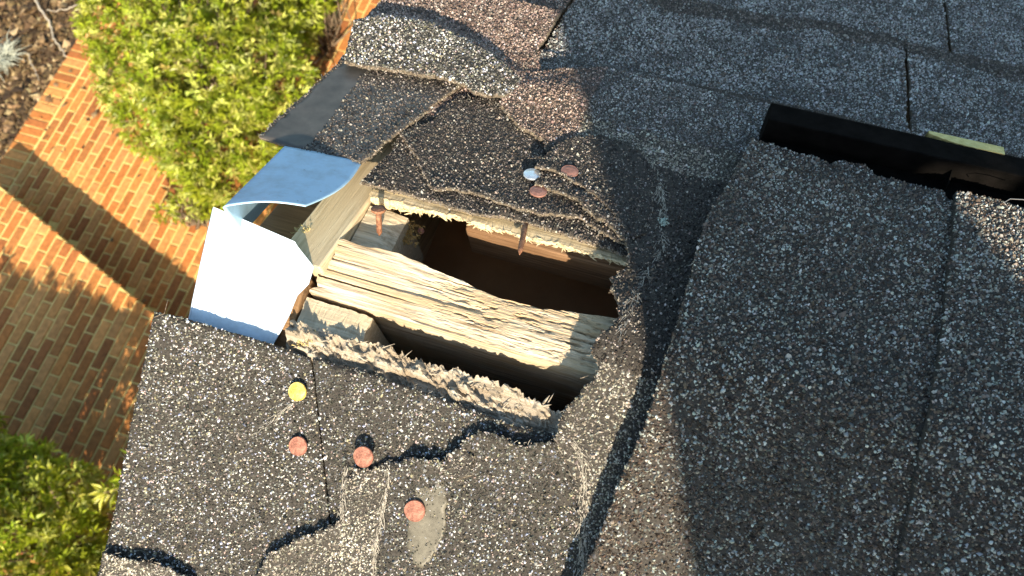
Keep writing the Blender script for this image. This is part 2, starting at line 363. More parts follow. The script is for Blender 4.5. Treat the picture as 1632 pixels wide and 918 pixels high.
        dr = np.column_stack([tn + RNG.normal(0, .35, (m, 2)), -TP * np.sign(q[:, 1]) * tn[:, 1] + RNG.normal(0, .06, m)]); dr /= np.linalg.norm(dr, axis=1)[:, None]
        ln_ = RNG.uniform(.001, .006, m)[:, None]; wv = np.cross(dr, [0, 0, 1.]) * .00016
        V = np.stack([P3 - wv, P3 + wv, P3 + dr * ln_ + wv * .5, P3 + dr * ln_ - wv * .5], 1).reshape(-1, 3)
        F = (np.array([[0, 1, 2, 3]])[None] + (np.arange(m) * 4)[:, None, None]).reshape(-1, 4); mb.add(V, F, 2, False, np.repeat(np.array([.34, .31, .26]) * RNG.uniform(.5, 1.4, (m, 1)), 4, axis=0))
    o = mb.build(name, mats, parent)
    if parent is None: tag(o, label, cat, group)
    return o

# ================================================================== ground, patio, garden
ZG = -5.0
def ground_sheet():
    V = np.array([[-400, -400, -5.34], [400, -400, -5.34], [400, 400, -5.34], [-400, 400, -5.34]], float)
    m = noisemat('soil', (.05, .035, .02), (.16, .12, .075), 9, .95, .8, detail=12, bdist=.03)
    tag(npmesh('ground', V, [np.array([[0, 1, 2, 3]])], [m]), kind='structure')
ground_sheet()
M_BRICK = mat('paving_brick', rough=.85, spec=.25, attr=True)
def _b():
    N, L, P = nodes(M_BRICK); vc = [n for n in N if n.type == 'VERTEX_COLOR'][0]
    tc = N.new('ShaderNodeTexCoord'); no = N.new('ShaderNodeTexNoise'); no.inputs['Scale'].default_value = 30; no.inputs['Detail'].default_value = 8
    mx = N.new('ShaderNodeMixRGB'); mx.blend_type = 'MULTIPLY'; mx.inputs[0].default_value = 1
    rp = N.new('ShaderNodeValToRGB'); rp.color_ramp.elements[0].position = .3; rp.color_ramp.elements[1].position = .7
    rp.color_ramp.elements[0].color = (.72, .70, .68, 1); rp.color_ramp.elements[1].color = (1.15, 1.15, 1.15, 1)
    L.new(tc.outputs['Object'], no.inputs[0]); L.new(no.outputs[0], rp.inputs[0]); L.new(vc.outputs[0], mx.inputs[1]); L.new(rp.outputs[0], mx.inputs[2]); L.new(mx.outputs[0], P.inputs['Base Color'])
_b()
M_MORTAR = noisemat('mortar_sand', (.58, .42, .13), (.76, .58, .23), 25, .95, .3, detail=10)
PB = np.array([[.46, .185, .050], [.42, .155, .042], [.53, .24, .075], [.37, .15, .045], [.50, .235, .08], [.32, .115, .035]])
def bricks(mb, cx, cy, z, lx, ly):
    """bevelled bricks, centres cx, cy, half sizes lx, ly"""
    n = len(cx); b = .005; dz = RNG.uniform(-.0015, .002, n); rt = RNG.normal(0, .008, n)
    lv = []
    for (ins, zz) in ((0, -.03), (0, -.005), (b, 0)):
        for sx, sy in ((-1, -1), (1, -1), (1, 1), (-1, 1)):
            x = sx * (lx - ins); y = sy * (ly - ins)
            lv.append(np.stack([cx + x - rt * y, cy + y + rt * x, z + zz + dz], 1))
    V = np.stack(lv, 1).reshape(-1, 3)
    F = [[8, 9, 10, 11]] + [[a * 4 + k, a * 4 + (k + 1) % 4, a * 4 + 4 + (k + 1) % 4, a * 4 + 4 + k] for a in (0, 1) for k in range(4)]
    F = (np.array(F)[None] + (np.arange(n) * 12)[:, None, None]).reshape(-1, 4)
    c = PB[RNG.integers(0, len(PB), n)] * RNG.uniform(.85, 1.15, (n, 1)); mb.add(V, F, 0, False, np.repeat(c, 12, axis=0))
BW, BL, J = .066, .20, .0125
def field(mb, x0, x1, y0, y1, z, keep, top=None):
    xs = np.arange(x0 + BW / 2, x1, BW + J)
    for i, x in enumerate(xs):
        ys = np.arange(y0 + (i % 2) * (BL + J) / 2 + RNG.uniform(-.012, .012), y1, BL + J); c = np.stack([np.full(len(ys), x), ys], 1)
        c = c[keep(c)]
        if len(c) and top is not None:
            yt = top(x); c = c[c[:, 1] - BL / 2 < yt - .03]; hi = np.minimum(c[:, 1] + BL / 2, yt + RNG.uniform(-.002, .004)); lo = c[:, 1] - BL / 2
            for q, l_, h_ in zip(c, lo, hi): bricks(mb, np.array([x]), np.array([(l_ + h_) / 2]), z, BW / 2, (h_ - l_) / 2)
        elif len(c): bricks(mb, c[:, 0], c[:, 1], z, BW / 2, BL / 2)
def slab(name, poly, z0, z1, m):
    n = len(poly); V = np.array([(x, y, z1) for x, y in poly] + [(x, y, z0) for x, y in poly], float)
    mb = MB(); mb.add(V, [np.array([list(range(n))]), np.array([[k, k + n, (k + 1) % n + n, (k + 1) % n] for k in range(n)])]); return mb, m
# the landing: a raised brick platform whose long edge cuts diagonally across the patio
LZ = ZG + .36
A0 = onz(0, 298, LZ)[:2]; A1 = onz(262, 516, LZ)[:2]; dA = (A1 - A0) / np.linalg.norm(A1 - A0); nA = np.array([-dA[1], dA[0]])
A0 = A0 - dA * .22; A2 = A1 + dA * 1.2
XE = -5.24
def land_in(c, m=0.):  return ((c - A0) @ nA < -m) & ((c - A0) @ dA > m)
mb = MB(); PX1 = -.9
field(mb, XE + .22, PX1, -3.2, 6.5, ZG, lambda c: ~land_in(c, .05))
ys = np.arange(-3.2, 6.5, BW + J); cs = np.stack([np.full(len(ys), XE + .1), ys], 1); cs = cs[~land_in(cs, .05)]
bricks(mb, cs[:, 0], cs[:, 1], ZG + .002, .1, BW / 2)
Vb, Fb = box_vf((XE + .004, -3.25, ZG - .36), (PX1, 6.55, ZG - .007)); mb.add(Vb, Fb, 1)
tag(mb.build('patio_paving', [M_BRICK, M_MORTAR]), kind='structure')
# retaining edge of the patio towards the mulch bed: header bricks
mb = MB()
for r in range(4):
    ys = np.arange(-3.2, 6.5, .212) + (r % 2) * .1
    for y in ys:
        if y < 6.4:
            V, F = box_vf((XE - .004, y, ZG - .33 + r * .078), (XE + .05, y + .2, ZG - .33 + r * .078 + .066), .004)
            mb.add(V, F, 0, False, PB[RNG.integers(0, 6)] * .9)
V, F = box_vf((XE + .003, -3.2, ZG - .36), (XE + .04, 6.5, ZG - .02)); mb.add(V, F, 1)
o = mb.build('patio_edge_wall', [M_BRICK, M_MORTAR]); tag(o, 'low brick edging wall between the brick patio and the mulch bed', 'garden wall')
# landing
th_ = math.atan2(dA[1], dA[0])
mb = MB(); BW, BL, J = .070, .215, .0115
c1, c2 = A0, A2; c3 = A2 - nA * 4.2; c4 = A0 - nA * 4.2
def lkeep(c): return ((c - A0) @ nA < .12) & ((c - A0) @ nA > -4.1) & ((c - A0) @ dA > .10) & (c[:, 0] < PX1)
field(mb, XE - .6, PX1, -3.6, 2.4, LZ, lkeep, lambda x: A0[1] + (x - A0[0]) * dA[1] / dA[0])
n_ = 4; Vl = np.array([(*p, LZ - .007) for p in (c1, c2, c3, c4)] + [(*p, ZG - .3) for p in (c1, c2, c3, c4)])
mb.add(Vl, [np.array([[3, 2, 1, 0]]), np.array([[k, (k + 1) % 4, (k + 1) % 4 + 4, k + 4] for k in range(4)])], 1)
tag(mb.build('brick_landing', [M_BRICK, M_MORTAR]), 'raised brick landing with a straight diagonal edge shading the patio', 'landing')

# mulch
def chips(name, n, region, z, pal, size, label=None, lay=.5):
    P = region(n); n = len(P); N_ = RNG.normal(0, lay, (n, 3)) + [0, 0, 1]; N_ /= np.linalg.norm(N_, axis=1)[:, None]
    a = np.cross(N_, RNG.normal(size=(n, 3))); a /= np.linalg.norm(a, axis=1)[:, None]; b = np.cross(N_, a)
    s = size * np.exp(RNG.normal(0, .4, n))[:, None]; el = RNG.uniform(.25, .8, (n, 1))
    C_ = np.column_stack([P, z + RNG.uniform(0, .03, n)])
    V = np.stack([C_ - a * s, C_ - b * s * el + N_ * s * .12, C_ + a * s, C_ + b * s * el + N_ * s * .2, C_ + N_ * s * .3, C_ - N_ * s * .1], 1).reshape(-1, 3)
    F = np.array([[0, 1, 4], [1, 2, 4], [2, 3, 4], [3, 0, 4], [1, 0, 5], [2, 1, 5], [3, 2, 5], [0, 3, 5]])
    F = (F[None] + (np.arange(n) * 6)[:, None, None]).reshape(-1, 3)
    mb = MB(); mb.add(V, F, 0, False, np.repeat(pick(pal, n), 6, axis=0)); return mb.build(name, [mat(name + '_mat', rough=.8, spec=.3, attr=True)])
PAL_MULCH = [((.05, .030, .015), .36), ((.12, .075, .035), .3), ((.21, .14, .07), .20), ((.36, .27, .15), .08), ((.04, .025, .015), .06)]
def reg_m(n):
    P = np.column_stack([RNG.uniform(-8.5, XE - .01, n), RNG.uniform(-.5, 5.5, n)]); Q = np.column_stack([P, np.full(n, -5.3)]); return P[infrustum(Q, .3)]
tag(chips('bark_mulch', 60000, reg_m, -5.335, PAL_MULCH, .028), 'brown bark mulch and dry leaves beside the patio', 'mulch', kind='stuff')
def reg_p(n):
    P = np.column_stack([RNG.uniform(XE, -2, n), RNG.uniform(-.4, 3.5, n)]); P = P[~land_in(P, 0)]; k = RNG.random(len(P)) < .15 + .85 * (P[:, 1] > 1.9); return P[k]
tag(chips('leaf_litter', 500, reg_p, ZG + .004, PAL_MULCH, .018, lay=.2), 'scattered dry leaf bits on the brick patio', 'leaf litter', kind='stuff')
M_TWIG = noisemat('twig_bark', (.30, .25, .19), (.50, .44, .35), 60, .9, .4)
def twig(pxs, r, label):
    pts = [onz(x, y, -5.27) for x, y in pxs]; P = []
    for i in range(len(pts) - 1):
        for t in np.linspace(0, 1, 6)[:-1]: P.append(pts[i] * (1 - t) + pts[i + 1] * t + RNG.normal(0, .006, 3))
    P.append(pts[-1]); V, F = tube_vf(P, np.linspace(r, r * .5, len(P)), 6); mb = MB(); mb.add(V, F, 0, True)
    tag(mb.build('twig', [M_TWIG]), label, 'twig', 'twigs lying on the mulch')
twig([(52, -12), (62, 10), (78, 35), (85, 60), (97, 78), (108, 90)], .013, 'longest pale twig curving down the middle of the mulch')
twig([(126, 6), (108, 14), (92, 19), (74, 17)], .007, 'thin pale twig lying sideways above the forked end of the longest twig')
twig([(40, 84), (48, 95), (56, 110), (61, 128)], .007, 'short thin twig on the mulch below the dry grass clump')

# shrubs: rosettes of narrow leaves over a bushy mound --------------------------------------
def leafmat(name, c1, c2):
    m = mat(name, c1, .38, .45, attr=True); N, L, P = nodes(m)
    tr = N.new('ShaderNodeBsdfTranslucent'); ms = N.new('ShaderNodeMixShader'); ms.inputs[0].default_value = .35
    vc = [n for n in N if n.type == 'VERTEX_COLOR'][0]; out = N['Material Output']
    mu = N.new('ShaderNodeMixRGB'); mu.blend_type = 'MULTIPLY'; mu.inputs[0].default_value = 1; mu.inputs[2].default_value = (1.3, 1.2, .45, 1)
    L.new(vc.outputs[0], mu.inputs[1]); L.new(mu.outputs[0], tr.inputs[0]); L.new(P.outputs[0], ms.inputs[1]); L.new(tr.outputs[0], ms.inputs[2]); L.new(ms.outputs[0], out.inputs[0]); return m
M_LEAF = leafmat('leaf', (.1, .18, .03), None)
M_BARK = noisemat('shrub_bark', (.10, .07, .045), (.24, .18, .12), 40, .9, .6)
PAL_LEAF = [((.33, .38, .035), .36), ((.24, .30, .022), .26), ((.52, .55, .15), .24), ((.11, .15, .014), .11), ((.36, .30, .10), .03)]
def shrub(blobs, ground, label, name='evergreen_shrub', dens=290, leaf=.052, loose=.10, group='shrubs around the brick patio', pal=PAL_LEAF):
    B = np.array(blobs, float); c0 = B[:, :3].mean(0); root = empty(name, (c0[0], c0[1], ground), label, 'shrub', group)
    P = []; Nn = []
    for (x, y, z, r) in B:
        n = int(dens * 4 * math.pi * r * r); u = RNG.normal(size=(n, 3)); u /= np.linalg.norm(u, axis=1)[:, None]
        rr = r * (1 + loose * fbm(u[:, 0] * 3 + x * 5, u[:, 1] * 3 + u[:, 2] * 2 + y * 5, 3, 3) * 2) * RNG.uniform(.78, 1.04, n)
        p = np.array([x, y, z]) + u * rr[:, None]; k = p[:, 2] > ground + .06
        for (x2, y2, z2, r2) in B:
            if (x2, y2, z2) != (x, y, z): k &= np.linalg.norm(p - [x2, y2, z2], axis=1) > r2 * .72
        P.append(p[k]); Nn.append(u[k])
    P = np.concatenate(P); Nn = np.concatenate(Nn) + [0, 0, .75]; Nn += RNG.normal(0, .28, Nn.shape); Nn /= np.linalg.norm(Nn, axis=1)[:, None]
    m = 11; n = len(P); a = np.cross(Nn, RNG.normal(size=(n, 3))); a /= np.linalg.norm(a, axis=1)[:, None]; b = np.cross(Nn, a)
    an = RNG.uniform(0, 6.28, (n, m)); el = RNG.uniform(.15, 1.25, (n, m))
    d = (np.cos(an) * np.cos(el))[..., None] * a[:, None] + (np.sin(an) * np.cos(el))[..., None] * b[:, None] + np.sin(el)[..., None] * Nn[:, None]
    L = leaf * RNG.uniform(.55, 1.25, (n, m))[..., None]; wv = np.cross(d, Nn[:, None] + RNG.normal(0, .2, (n, m, 3))); wv /= np.linalg.norm(wv, axis=-1)[..., None] + 1e-9; wv *= L * .125
    up = np.cross(wv, d); up /= np.linalg.norm(up, axis=-1)[..., None] + 1e-9
    p0 = P[:, None] + d * L * .08 - Nn[:, None] * RNG.uniform(0, .05, (n, m))[..., None]; p1 = p0 + d * L * .55 + up * L * .05; p2 = p0 + d * L - up * L * .06 - np.array([0, 0, 1.]) * L * .10
    V = np.stack([p0, p1 + wv, p2, p1 - wv, p0 * .45 + p2 * .55 - up * L * .03], 3).transpose(0, 1, 3, 2).reshape(-1, 3)
    F = np.array([[0, 1, 4], [1, 2, 4], [2, 3, 4], [3, 0, 4]]); F = (F[None] + (np.arange(n * m) * 5)[:, None, None]).reshape(-1, 3)
    c = pick(pal, n)[:, None, :] * RNG.uniform(.75, 1.3, (n, m, 1)); c = c.reshape(-1, 3)
    mb = MB(); mb.add(V, F, 0, False, np.repeat(np.clip(c, 0, 1), 5, axis=0)); mb.build('foliage', [M_LEAF], root)
    mb = MB(); o = np.array([c0[0], c0[1], ground - .02])
    for i in range(min(60, n)):
        p = P[RNG.integers(0, n)]; q = o + RNG.normal(0, .05, 3) * [1, 1, 0]; mid = q * .45 + p * .55 + RNG.normal(0, .05, 3) - [0, 0, .06]
        V, F = tube_vf([q, q * .6 + mid * .4, mid, p], [.014, .011, .007, .003], 5); mb.add(V, F, 0, True)
    mb.build('stem', [M_BARK], root)
    return root
def bl(px, py, z, r): p = onz(px, py, z); return (p[0], p[1], p[2], r)
shrub([bl(215, 40, -4.35, .42), bl(310, 30, -4.25, .45), bl(400, 40, -4.2, .42), bl(230, 130, -4.4, .36), bl(320, 130, -4.15, .46), bl(410, 130, -4.2, .40), bl(240, 190, -4.5, .27),
       bl(330, 215, -4.3, .36), bl(395, 205, -4.35, .34), bl(300, -60, -4.2, .5), bl(410, -50, -4.2, .45), bl(215, -50, -4.35, .42), bl(345, 275, -4.5, .26), bl(290, 240, -4.6, .2), bl(420, 250, -4.6, .25)],
      ZG, 'large bright green bushy shrub covering the far corner of the brick patio')
shrub([bl(478, -30, -4.3, .30), bl(462, 40, -4.5, .24), bl(505, -40, -4.4, .22)], ZG, 'half shaded green shrub beside the roof edge at the top of the photo', leaf=.06)
shrub([bl(300, 325, -4.75, .15), bl(262, 335, -4.85, .09), bl(345, 320, -4.75, .14)], ZG, 'small low green sprigs at the foot of the large shrub by the white metal', dens=130, leaf=.055)
shrub([bl(20, 810, -3.95, .30), bl(90, 800, -3.95, .25), bl(50, 880, -3.9, .33), bl(-60, 850, -3.9, .4), bl(110, 870, -4.0, .24), bl(20, 960, -3.9, .4), bl(100, 950, -4.0, .3), bl(-20, 745, -4.15, .2)],
      LZ, 'bright green shrub at the lower left beside the front roof edge')
# unseen shrubs added below the roof edge and outside the frame for dappled shade
shrub([bl(350, 640, -4.15, .26), bl(330, 600, -3.95, .16), bl(390, 660, -3.9, .22), bl(360, 700, -4.3, .3), bl(300, 690, -4.2, .16), bl(270, 790, -3.9, .28)], LZ, 'loose shrub added unseen below the front roof edge to throw dappled shade on the bricks', dens=110, leaf=.085, loose=.2)
shrub([bl(-150, 800, -3.9, .36), bl(-110, 700, -4.1, .25), bl(-200, 720, -3.9, .3), bl(-180, 900, -3.8, .4), bl(-60, 690, -4.15, .2)], LZ, 'unseen shrub added on the landing just outside the left border for shade', dens=120, leaf=.075, loose=.2)
bq = []  # added foliage, set along the sun ray above the bricks it darkens
for (px, py, dl) in ((10, 520, .72), (60, 545, .72), (110, 570, .70), (20, 600, .75), (60, 620, .75), (150, 560, .66), (35, 560, .95), (90, 600, .9)):
    q = onz(px, py, LZ) + SD * dl / SD[2]; bq.append((q[0], q[1], q[2], .21))
shrub(bq, LZ, 'row of unseen shrub foliage added outside the lower left corner to shade the landing', dens=230, leaf=.06)
# dry grass clump
mb = MB(); o = onz(8, 100, -5.3)
for i in range(110):
    a = random.uniform(0, 6.28); l = random.uniform(.12, .30); q = o + np.array([random.gauss(0, .04), random.gauss(0, .04), 0]); e = q + np.array([math.cos(a) * l, math.sin(a) * l, random.uniform(.03, .16)])
    mid = (q + e) / 2 + [0, 0, .06]; V, F = tube_vf([q, mid, e], [.004, .0035, .001], 4); mb.add(V, F, 0, True)
tag(mb.build('grass_clump', [noisemat('grey_grass', (.30, .33, .28), (.50, .52, .44), 30, .7, .1)]), 'pale dry grass clump in the mulch at the left border of the photo', 'grass clump')

# ================================================================== the house
house = empty('brick_house', (2, 0, ZG), 'brick gable house whose shingled roof fills most of the photo', 'house')
def M_shingle_far():
    m = mat('shingle_far', (.06, .055, .05), .7, .3); N, L, P = nodes(m)
    tc = N.new('ShaderNodeTexCoord'); vo = N.new('ShaderNodeTexVoronoi'); vo.inputs['Scale'].default_value = 700
    rp = N.new('ShaderNodeValToRGB'); rp.color_ramp.elements[0].color = (.02, .018, .018, 1); rp.color_ramp.elements[1].color = (.3, .3, .3, 1); rp.color_ramp.elements[0].position = .35; rp.color_ramp.elements[1].position = .95
    bp = N.new('ShaderNodeBump'); bp.inputs['Strength'].default_value = .8; bp.inputs['Distance'].default_value = .001
    L.new(tc.outputs['Object'], vo.inputs[0]); L.new(vo.outputs['Color'], rp.inputs[0]); L.new(rp.outputs[0], P.inputs['Base Color']); L.new(vo.outputs['Distance'], bp.inputs['Height']); L.new(bp.outputs[0], P.inputs['Normal']); return m
MSF = M_shingle_far()
def roofslab(x0, x1, y0, y1, h, th):
    ys = [y0, y1]; V = []
    for y in ys:
        for x in (x0, x1):
            z = -TP * (abs(y) - RR) + h / CP; V += [(x, y, z), (x, y, z - th / CP)]
    V = np.array(V); F = [[0, 2, 6, 4], [1, 5, 7, 3], [0, 1, 3, 2], [4, 6, 7, 5], [0, 4, 5, 1], [2, 3, 7, 6]]; return V, np.array(F)
HT = -.0125
mb = MB()      # boarding: everything except the broken part near the ridge
for (x0, x1, y0, y1) in ((-.11, .125, -.10, -4), (.125, 7, -.035, -4), (-.11, .125, .17, 4), (.125, 7, .04, 4)): V, F = roofslab(x0, x1, y0, y1, HT, .019); mb.add(V, F, 0)
mb.build('roof_boarding', [M_WOODB], house)
mb = MB()
for (x0, x1, y0, y1) in ((-.15, 7, -.55, -4.1), (.9, 7, -.05, -.548), (-.15, 7, .9, 4.1), (.9, 7, .05, .898)): V, F = roofslab(x0, x1, y0, y1, -.001, .006); mb.add(V, F, 0)
mb.build('roof_shingle_field', [MSF], house)
M_WALLB = mat('house_brick', (.35, .15, .08), .85, .2)
def _wb():
    N, L, P = nodes(M_WALLB); tc = N.new('ShaderNodeTexCoord'); mp = N.new('ShaderNodeMapping'); mp.inputs['Rotation'].default_value = (math.pi / 2, 0, math.pi / 2)
    sx = N.new('ShaderNodeSeparateXYZ'); cb = N.new('ShaderNodeCombineXYZ'); L.new(tc.outputs['Object'], sx.inputs[0])
    ad = N.new('ShaderNodeMath'); L.new(sx.outputs[0], ad.inputs[0]); L.new(sx.outputs[1], ad.inputs[1]); L.new(ad.outputs[0], cb.inputs[0]); L.new(sx.outputs[2], cb.inputs[1])
    br = N.new('ShaderNodeTexBrick'); br.inputs['Scale'].default_value = 1; br.inputs['Brick Width'].default_value = .21; br.inputs['Row Height'].default_value = .075; br.inputs['Mortar Size'].default_value = .006
    br.inputs['Color1'].default_value = (.36, .15, .08, 1); br.inputs['Color2'].default_value = (.28, .12, .07, 1); br.inputs['Mortar'].default_value = (.45, .38, .28, 1)
    L.new(cb.outputs[0], br.inputs[0]); L.new(br.outputs[0], P.inputs['Base Color'])
    bp = N.new('ShaderNodeBump'); bp.inputs['Strength'].default_value = .6; bp.inputs['Distance'].default_value = .006; bp.invert = True; L.new(br.outputs['Fac'], bp.inputs['Height']); L.new(bp.outputs[0], P.inputs['Normal'])
_wb()
mb = MB()
def prism(x0, x1, prof):
    n = len(prof); V = np.array([(x0, y, z) for y, z in prof] + [(x1, y, z) for y, z in prof], float)
    return V, [np.array([list(range(n))]), np.array([[k + n for k in range(n)][::-1]]), np.array([[k, k + n, (k + 1) % n + n, (k + 1) % n] for k in range(n)])]
zr = lambda y, d: -TP * abs(y) - d
V, F = prism(-.02, .08, [(-3.9, ZG), (3.9, ZG), (3.9, zr(3.9, .06)), (.3, zr(.3, .06)), (.3, -.35), (-.3, -.35), (-.3, zr(.3, .06)), (-3.9, zr(3.9, .06))]); mb.add(V, F)
for y in (-3.9, 3.8):
    V, F = box_vf((.08, y, ZG), (6.9, y + .1, zr(3.95, .06))); mb.add(V, F)
V, F = prism(6.9, 7., [(-3.9, ZG), (3.9, ZG), (3.9, zr(3.9, .06)), (0, -.06), (-3.9, zr(3.9, .06))]); mb.add(V, F)
mb.build('brick_wall', [M_WALLB], house)
mb = MB(); V, F = box_vf((.08, -3.8, -1.9), (6.9, 3.8, -1.85)); mb.add(V, F)
mb.build('attic_floor', [noisemat('attic_dust', (.10, .07, .05), (.20, .15, .10), 12, .9, .3)], house)
for s, nm in ((-1, 'rake_board'), (1, 'rake_board')):       # trim board running down each gable slope
    mb = MB(); y0, y1 = (.075, 4.1) if s > 0 else (-.05, -4.1)
    V = []
    for y in (y0, y1):
        for x in (-.143, -.118):
            z = -TP * abs(y) - .014; V += [(x, y, z), (x, y, z - .16)]
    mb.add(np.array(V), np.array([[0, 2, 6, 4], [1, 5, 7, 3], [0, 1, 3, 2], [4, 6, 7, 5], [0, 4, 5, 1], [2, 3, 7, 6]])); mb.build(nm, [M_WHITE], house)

# ---- timber under the torn roof -----------------------------------------------------------
def gridsurf(x0, x1, y0, y1, nx, ny, zf, zbot, mb, mi=0, edge=None):
    xs = np.linspace(x0, x1, nx); ys = np.linspace(y0, y1, ny); X, Y = np.meshgrid(xs, ys)
    if edge is not None: X, Y = edge(X, Y)
    Z = zf(X, Y); V = np.stack([X.ravel(), Y.ravel(), Z.ravel()], 1); i = np.arange(nx * ny).reshape(ny, nx)
    F = np.stack([i[:-1, :-1], i[:-1, 1:], i[1:, 1:], i[1:, :-1]], -1).reshape(-1, 4)
    ring = np.concatenate([i[0, :], i[1:, -1], i[-1, -2::-1], i[-2:0:-1, 0]]); Vb = V[ring].copy(); Vb[:, 2] = zbot(Vb[:, 0], Vb[:, 1]) if callable(zbot) else zbot
    nv = len(V); m = len(ring); k = np.arange(m); S = np.stack([ring, nv + k, nv + (k + 1) % m, ring[(k + 1) % m]], 1)
    mb.add(np.concatenate([V, Vb]), [F, S, np.array([nv + k[::-1]])] if m < 3000 else [F, S], mi, False)
def rid(X, Y, s=0, fx=25, fy=900):   # ridged grain running along X
    return np.abs(fbm(X * fx, Y * fy, s, 3))
# ridge board
mb = MB()
def ez(X, Y):
    t = (Y + .0086) / .0366; er = np.clip((X + .045) / .06, 0, 1)
    z = -.0205 - .0006 * rid(X, Y, 3, 16, 420) * (1 - .6 * er) - .0004 * rid(X, Y, 5, 60, 1500)
    # deep long checks at the left end, splintered rot to the right
    chk = np.clip(fbm(X * 9, Y * 420, 8, 2) - .33, 0, 1) * .016; z = z - chk * (1 - .9 * er)
    z = z + .0004 * fbm(X * 300, Y * 900, 55, 2) * er; rot = er * (np.clip(t - .30 + .15 * fbm(X * 40, Y * 60, 12, 2), 0, 1)) * .009; z = z - rot
    pit = np.clip(fbm(X * 120, Y * 620, 21, 4) - .04, 0, 1) * .0052 * er * np.exp(-((t - .5) / .42) ** 2); return z - pit
def ee(X, Y):
    t = (Y - Y.min()) / (Y.max() - Y.min())
    xr = np.clip((X + .0) / .03, 0, 1)
    top = .0275 + .002 * fbm(X * 60, X * 0 + 3, 31, 3) - .0085 * np.exp(-((X - .026) / .036) ** 2)
    bot = -.0086 + .0004 * fbm(X * 150, X * 0 + 1, 32, 3)
    Y2 = bot + (top - bot) * t
    X2 = X + (np.exp(-(X + .0845) / .003)) * (.003 * (fbm(Y2 * 260, Y2 * 0, 33, 2)) + .004 * t)
    return X2, Y2
gridsurf(-.0845, .16, -.0086, .0275, 420, 110, ez, -.165, mb, 0, ee)
V, F = box_vf((.16, -.0086, -.165), (5, .0275, -.021)); mb.add(V, F, 0)
tag(mb.build('ridge_board', [M_WOODL]), 'weathered ridge board with splintered sunlit top running through the middle of the hole', 'roof timber', 'bare timbers inside the hole')
# rafters at the gable end: thick boards following the two slopes
def slopebox(x0, x1, y0, y1, h0, h1, bev=.0015, vert0=False):
    V, F = box_vf((0, 0, 0), (1, 1, 1), 0); V2 = []
    for v in V:
        x = x0 + (x1 - x0) * v[0]; y = y0 + (y1 - y0) * v[1]; z = -TP * abs(y) + TP * RR + (h0 + (h1 - h0) * v[2]) / CP; V2.append((x, y, z))
    return np.array(V2), F
def bevel_obj(o, wd=.0012, seg=2):
    m = o.modifiers.new('bev', 'BEVEL'); m.width = wd; m.segments = seg; m.limit_method = 'ANGLE'; return o
GT = 'bare timbers inside the hole'
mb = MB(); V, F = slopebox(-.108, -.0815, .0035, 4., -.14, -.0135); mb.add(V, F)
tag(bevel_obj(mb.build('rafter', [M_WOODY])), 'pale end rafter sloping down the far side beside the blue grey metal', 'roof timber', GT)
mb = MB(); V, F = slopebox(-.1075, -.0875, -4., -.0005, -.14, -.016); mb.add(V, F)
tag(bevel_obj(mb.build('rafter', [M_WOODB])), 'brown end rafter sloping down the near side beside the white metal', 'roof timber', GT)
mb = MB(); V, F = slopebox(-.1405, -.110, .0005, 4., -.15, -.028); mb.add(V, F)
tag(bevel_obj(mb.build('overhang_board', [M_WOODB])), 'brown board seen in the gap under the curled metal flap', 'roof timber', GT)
# short blocks
mb = MB()
def bz(X, Y): return -.0225 - .0012 * rid(X, Y, 40, 400, 90) - .008 * np.clip((X + .058) / .02, 0, 1) ** 2 * 1.
gridsurf(-.0865, -.047, -.0335, -.0115, 60, 50, bz, -.09, mb, 0, lambda X, Y: (X + .0015 * fbm(Y * 150, X * 20, 41, 2), Y + .0008 * fbm(X * 350, Y * 20, 42, 2)))
tag(mb.build('timber_block', [M_WOODG]), 'short timber block with a lit top beside the lower corner of the white metal', 'roof timber', GT)
mb = MB()
gridsurf(-.0805, -.056, .0295, .0600, 50, 50, lambda X, Y: -.033 - TP * (Y - .03) * .5 - .001 * rid(X, Y, 44, 90, 300) - .004 * np.clip((X + .065) / .01, 0, 1), -.10, mb)
tag(mb.build('timber_block', [M_WOODG]), 'short pale timber block under the leftmost rusty nail', 'roof timber', GT)
# near boarding: splintered edge of the board under the front shingles
mb = MB()
def fz(X, Y):
    t = np.clip((Y + .060) / .035, 0, 1)
    sp = np.clip(fbm(X * 120 + Y * 90, Y * 170, 50, 3) + .10, 0, 1) * .012 + np.clip(fbm(X * 420 + Y * 200, Y * 330, 51, 3), 0, 1) * .006
    return -TP * (np.abs(Y)) + TP * RR - .0090 - .0045 * t + sp * np.clip((Y + .050) / .006, 0, 1) * np.clip((-.024 - Y) / .004 + .3, .3, 1) * np.where(X < .03, 1, .6)
def fe(X, Y):
    t = (Y + .10) / .072
    top = -.0285 + .0022 * fbm(X * 110, X * 0, 52, 3) + .0012 * (vn(X * 900, X * 0, 53) - .5) * 2 + .001 * fbm(X * 400, X * 0 + 2, 54, 2)
    top = top - .006 * np.clip((X - .045) / .03, 0, 1) 
    return X, -.10 + (top + .10) * t
gridsurf(-.0865, .124, -.10, -.028, 560, 110, fz, lambda x, y: zr(y, .028), mb, 0, fe)
n = 60     # loose splinters standing out of the rotten edge
for i in range(n):
    x = random.uniform(-.084, .078); t = random.random(); y = -.045 + .016 * t; z = float(fz(np.array([x]), np.array([y]))[0])
    l = random.uniform(.002, .008); a = random.gauss(.1, .5); dz = random.uniform(-.15, .35)
    d_ = np.array([math.cos(a), math.sin(a) + .15, dz]); d_ /= np.linalg.norm(d_); r = random.uniform(.0002, .0007)
    V, F = tube_vf([(x, y, z - .0006), np.array((x, y, z)) + d_ * l * .6, np.array((x, y, z)) + d_ * l], [r * 1.3, r, r * .2], 4); mb.add(V, F, 0, False)
tag(mb.build('sheathing_board', [M_PLY]), 'rotten grey splintered board edge along the front shingles below the ridge board', 'roof board', 'boards under the shingles')
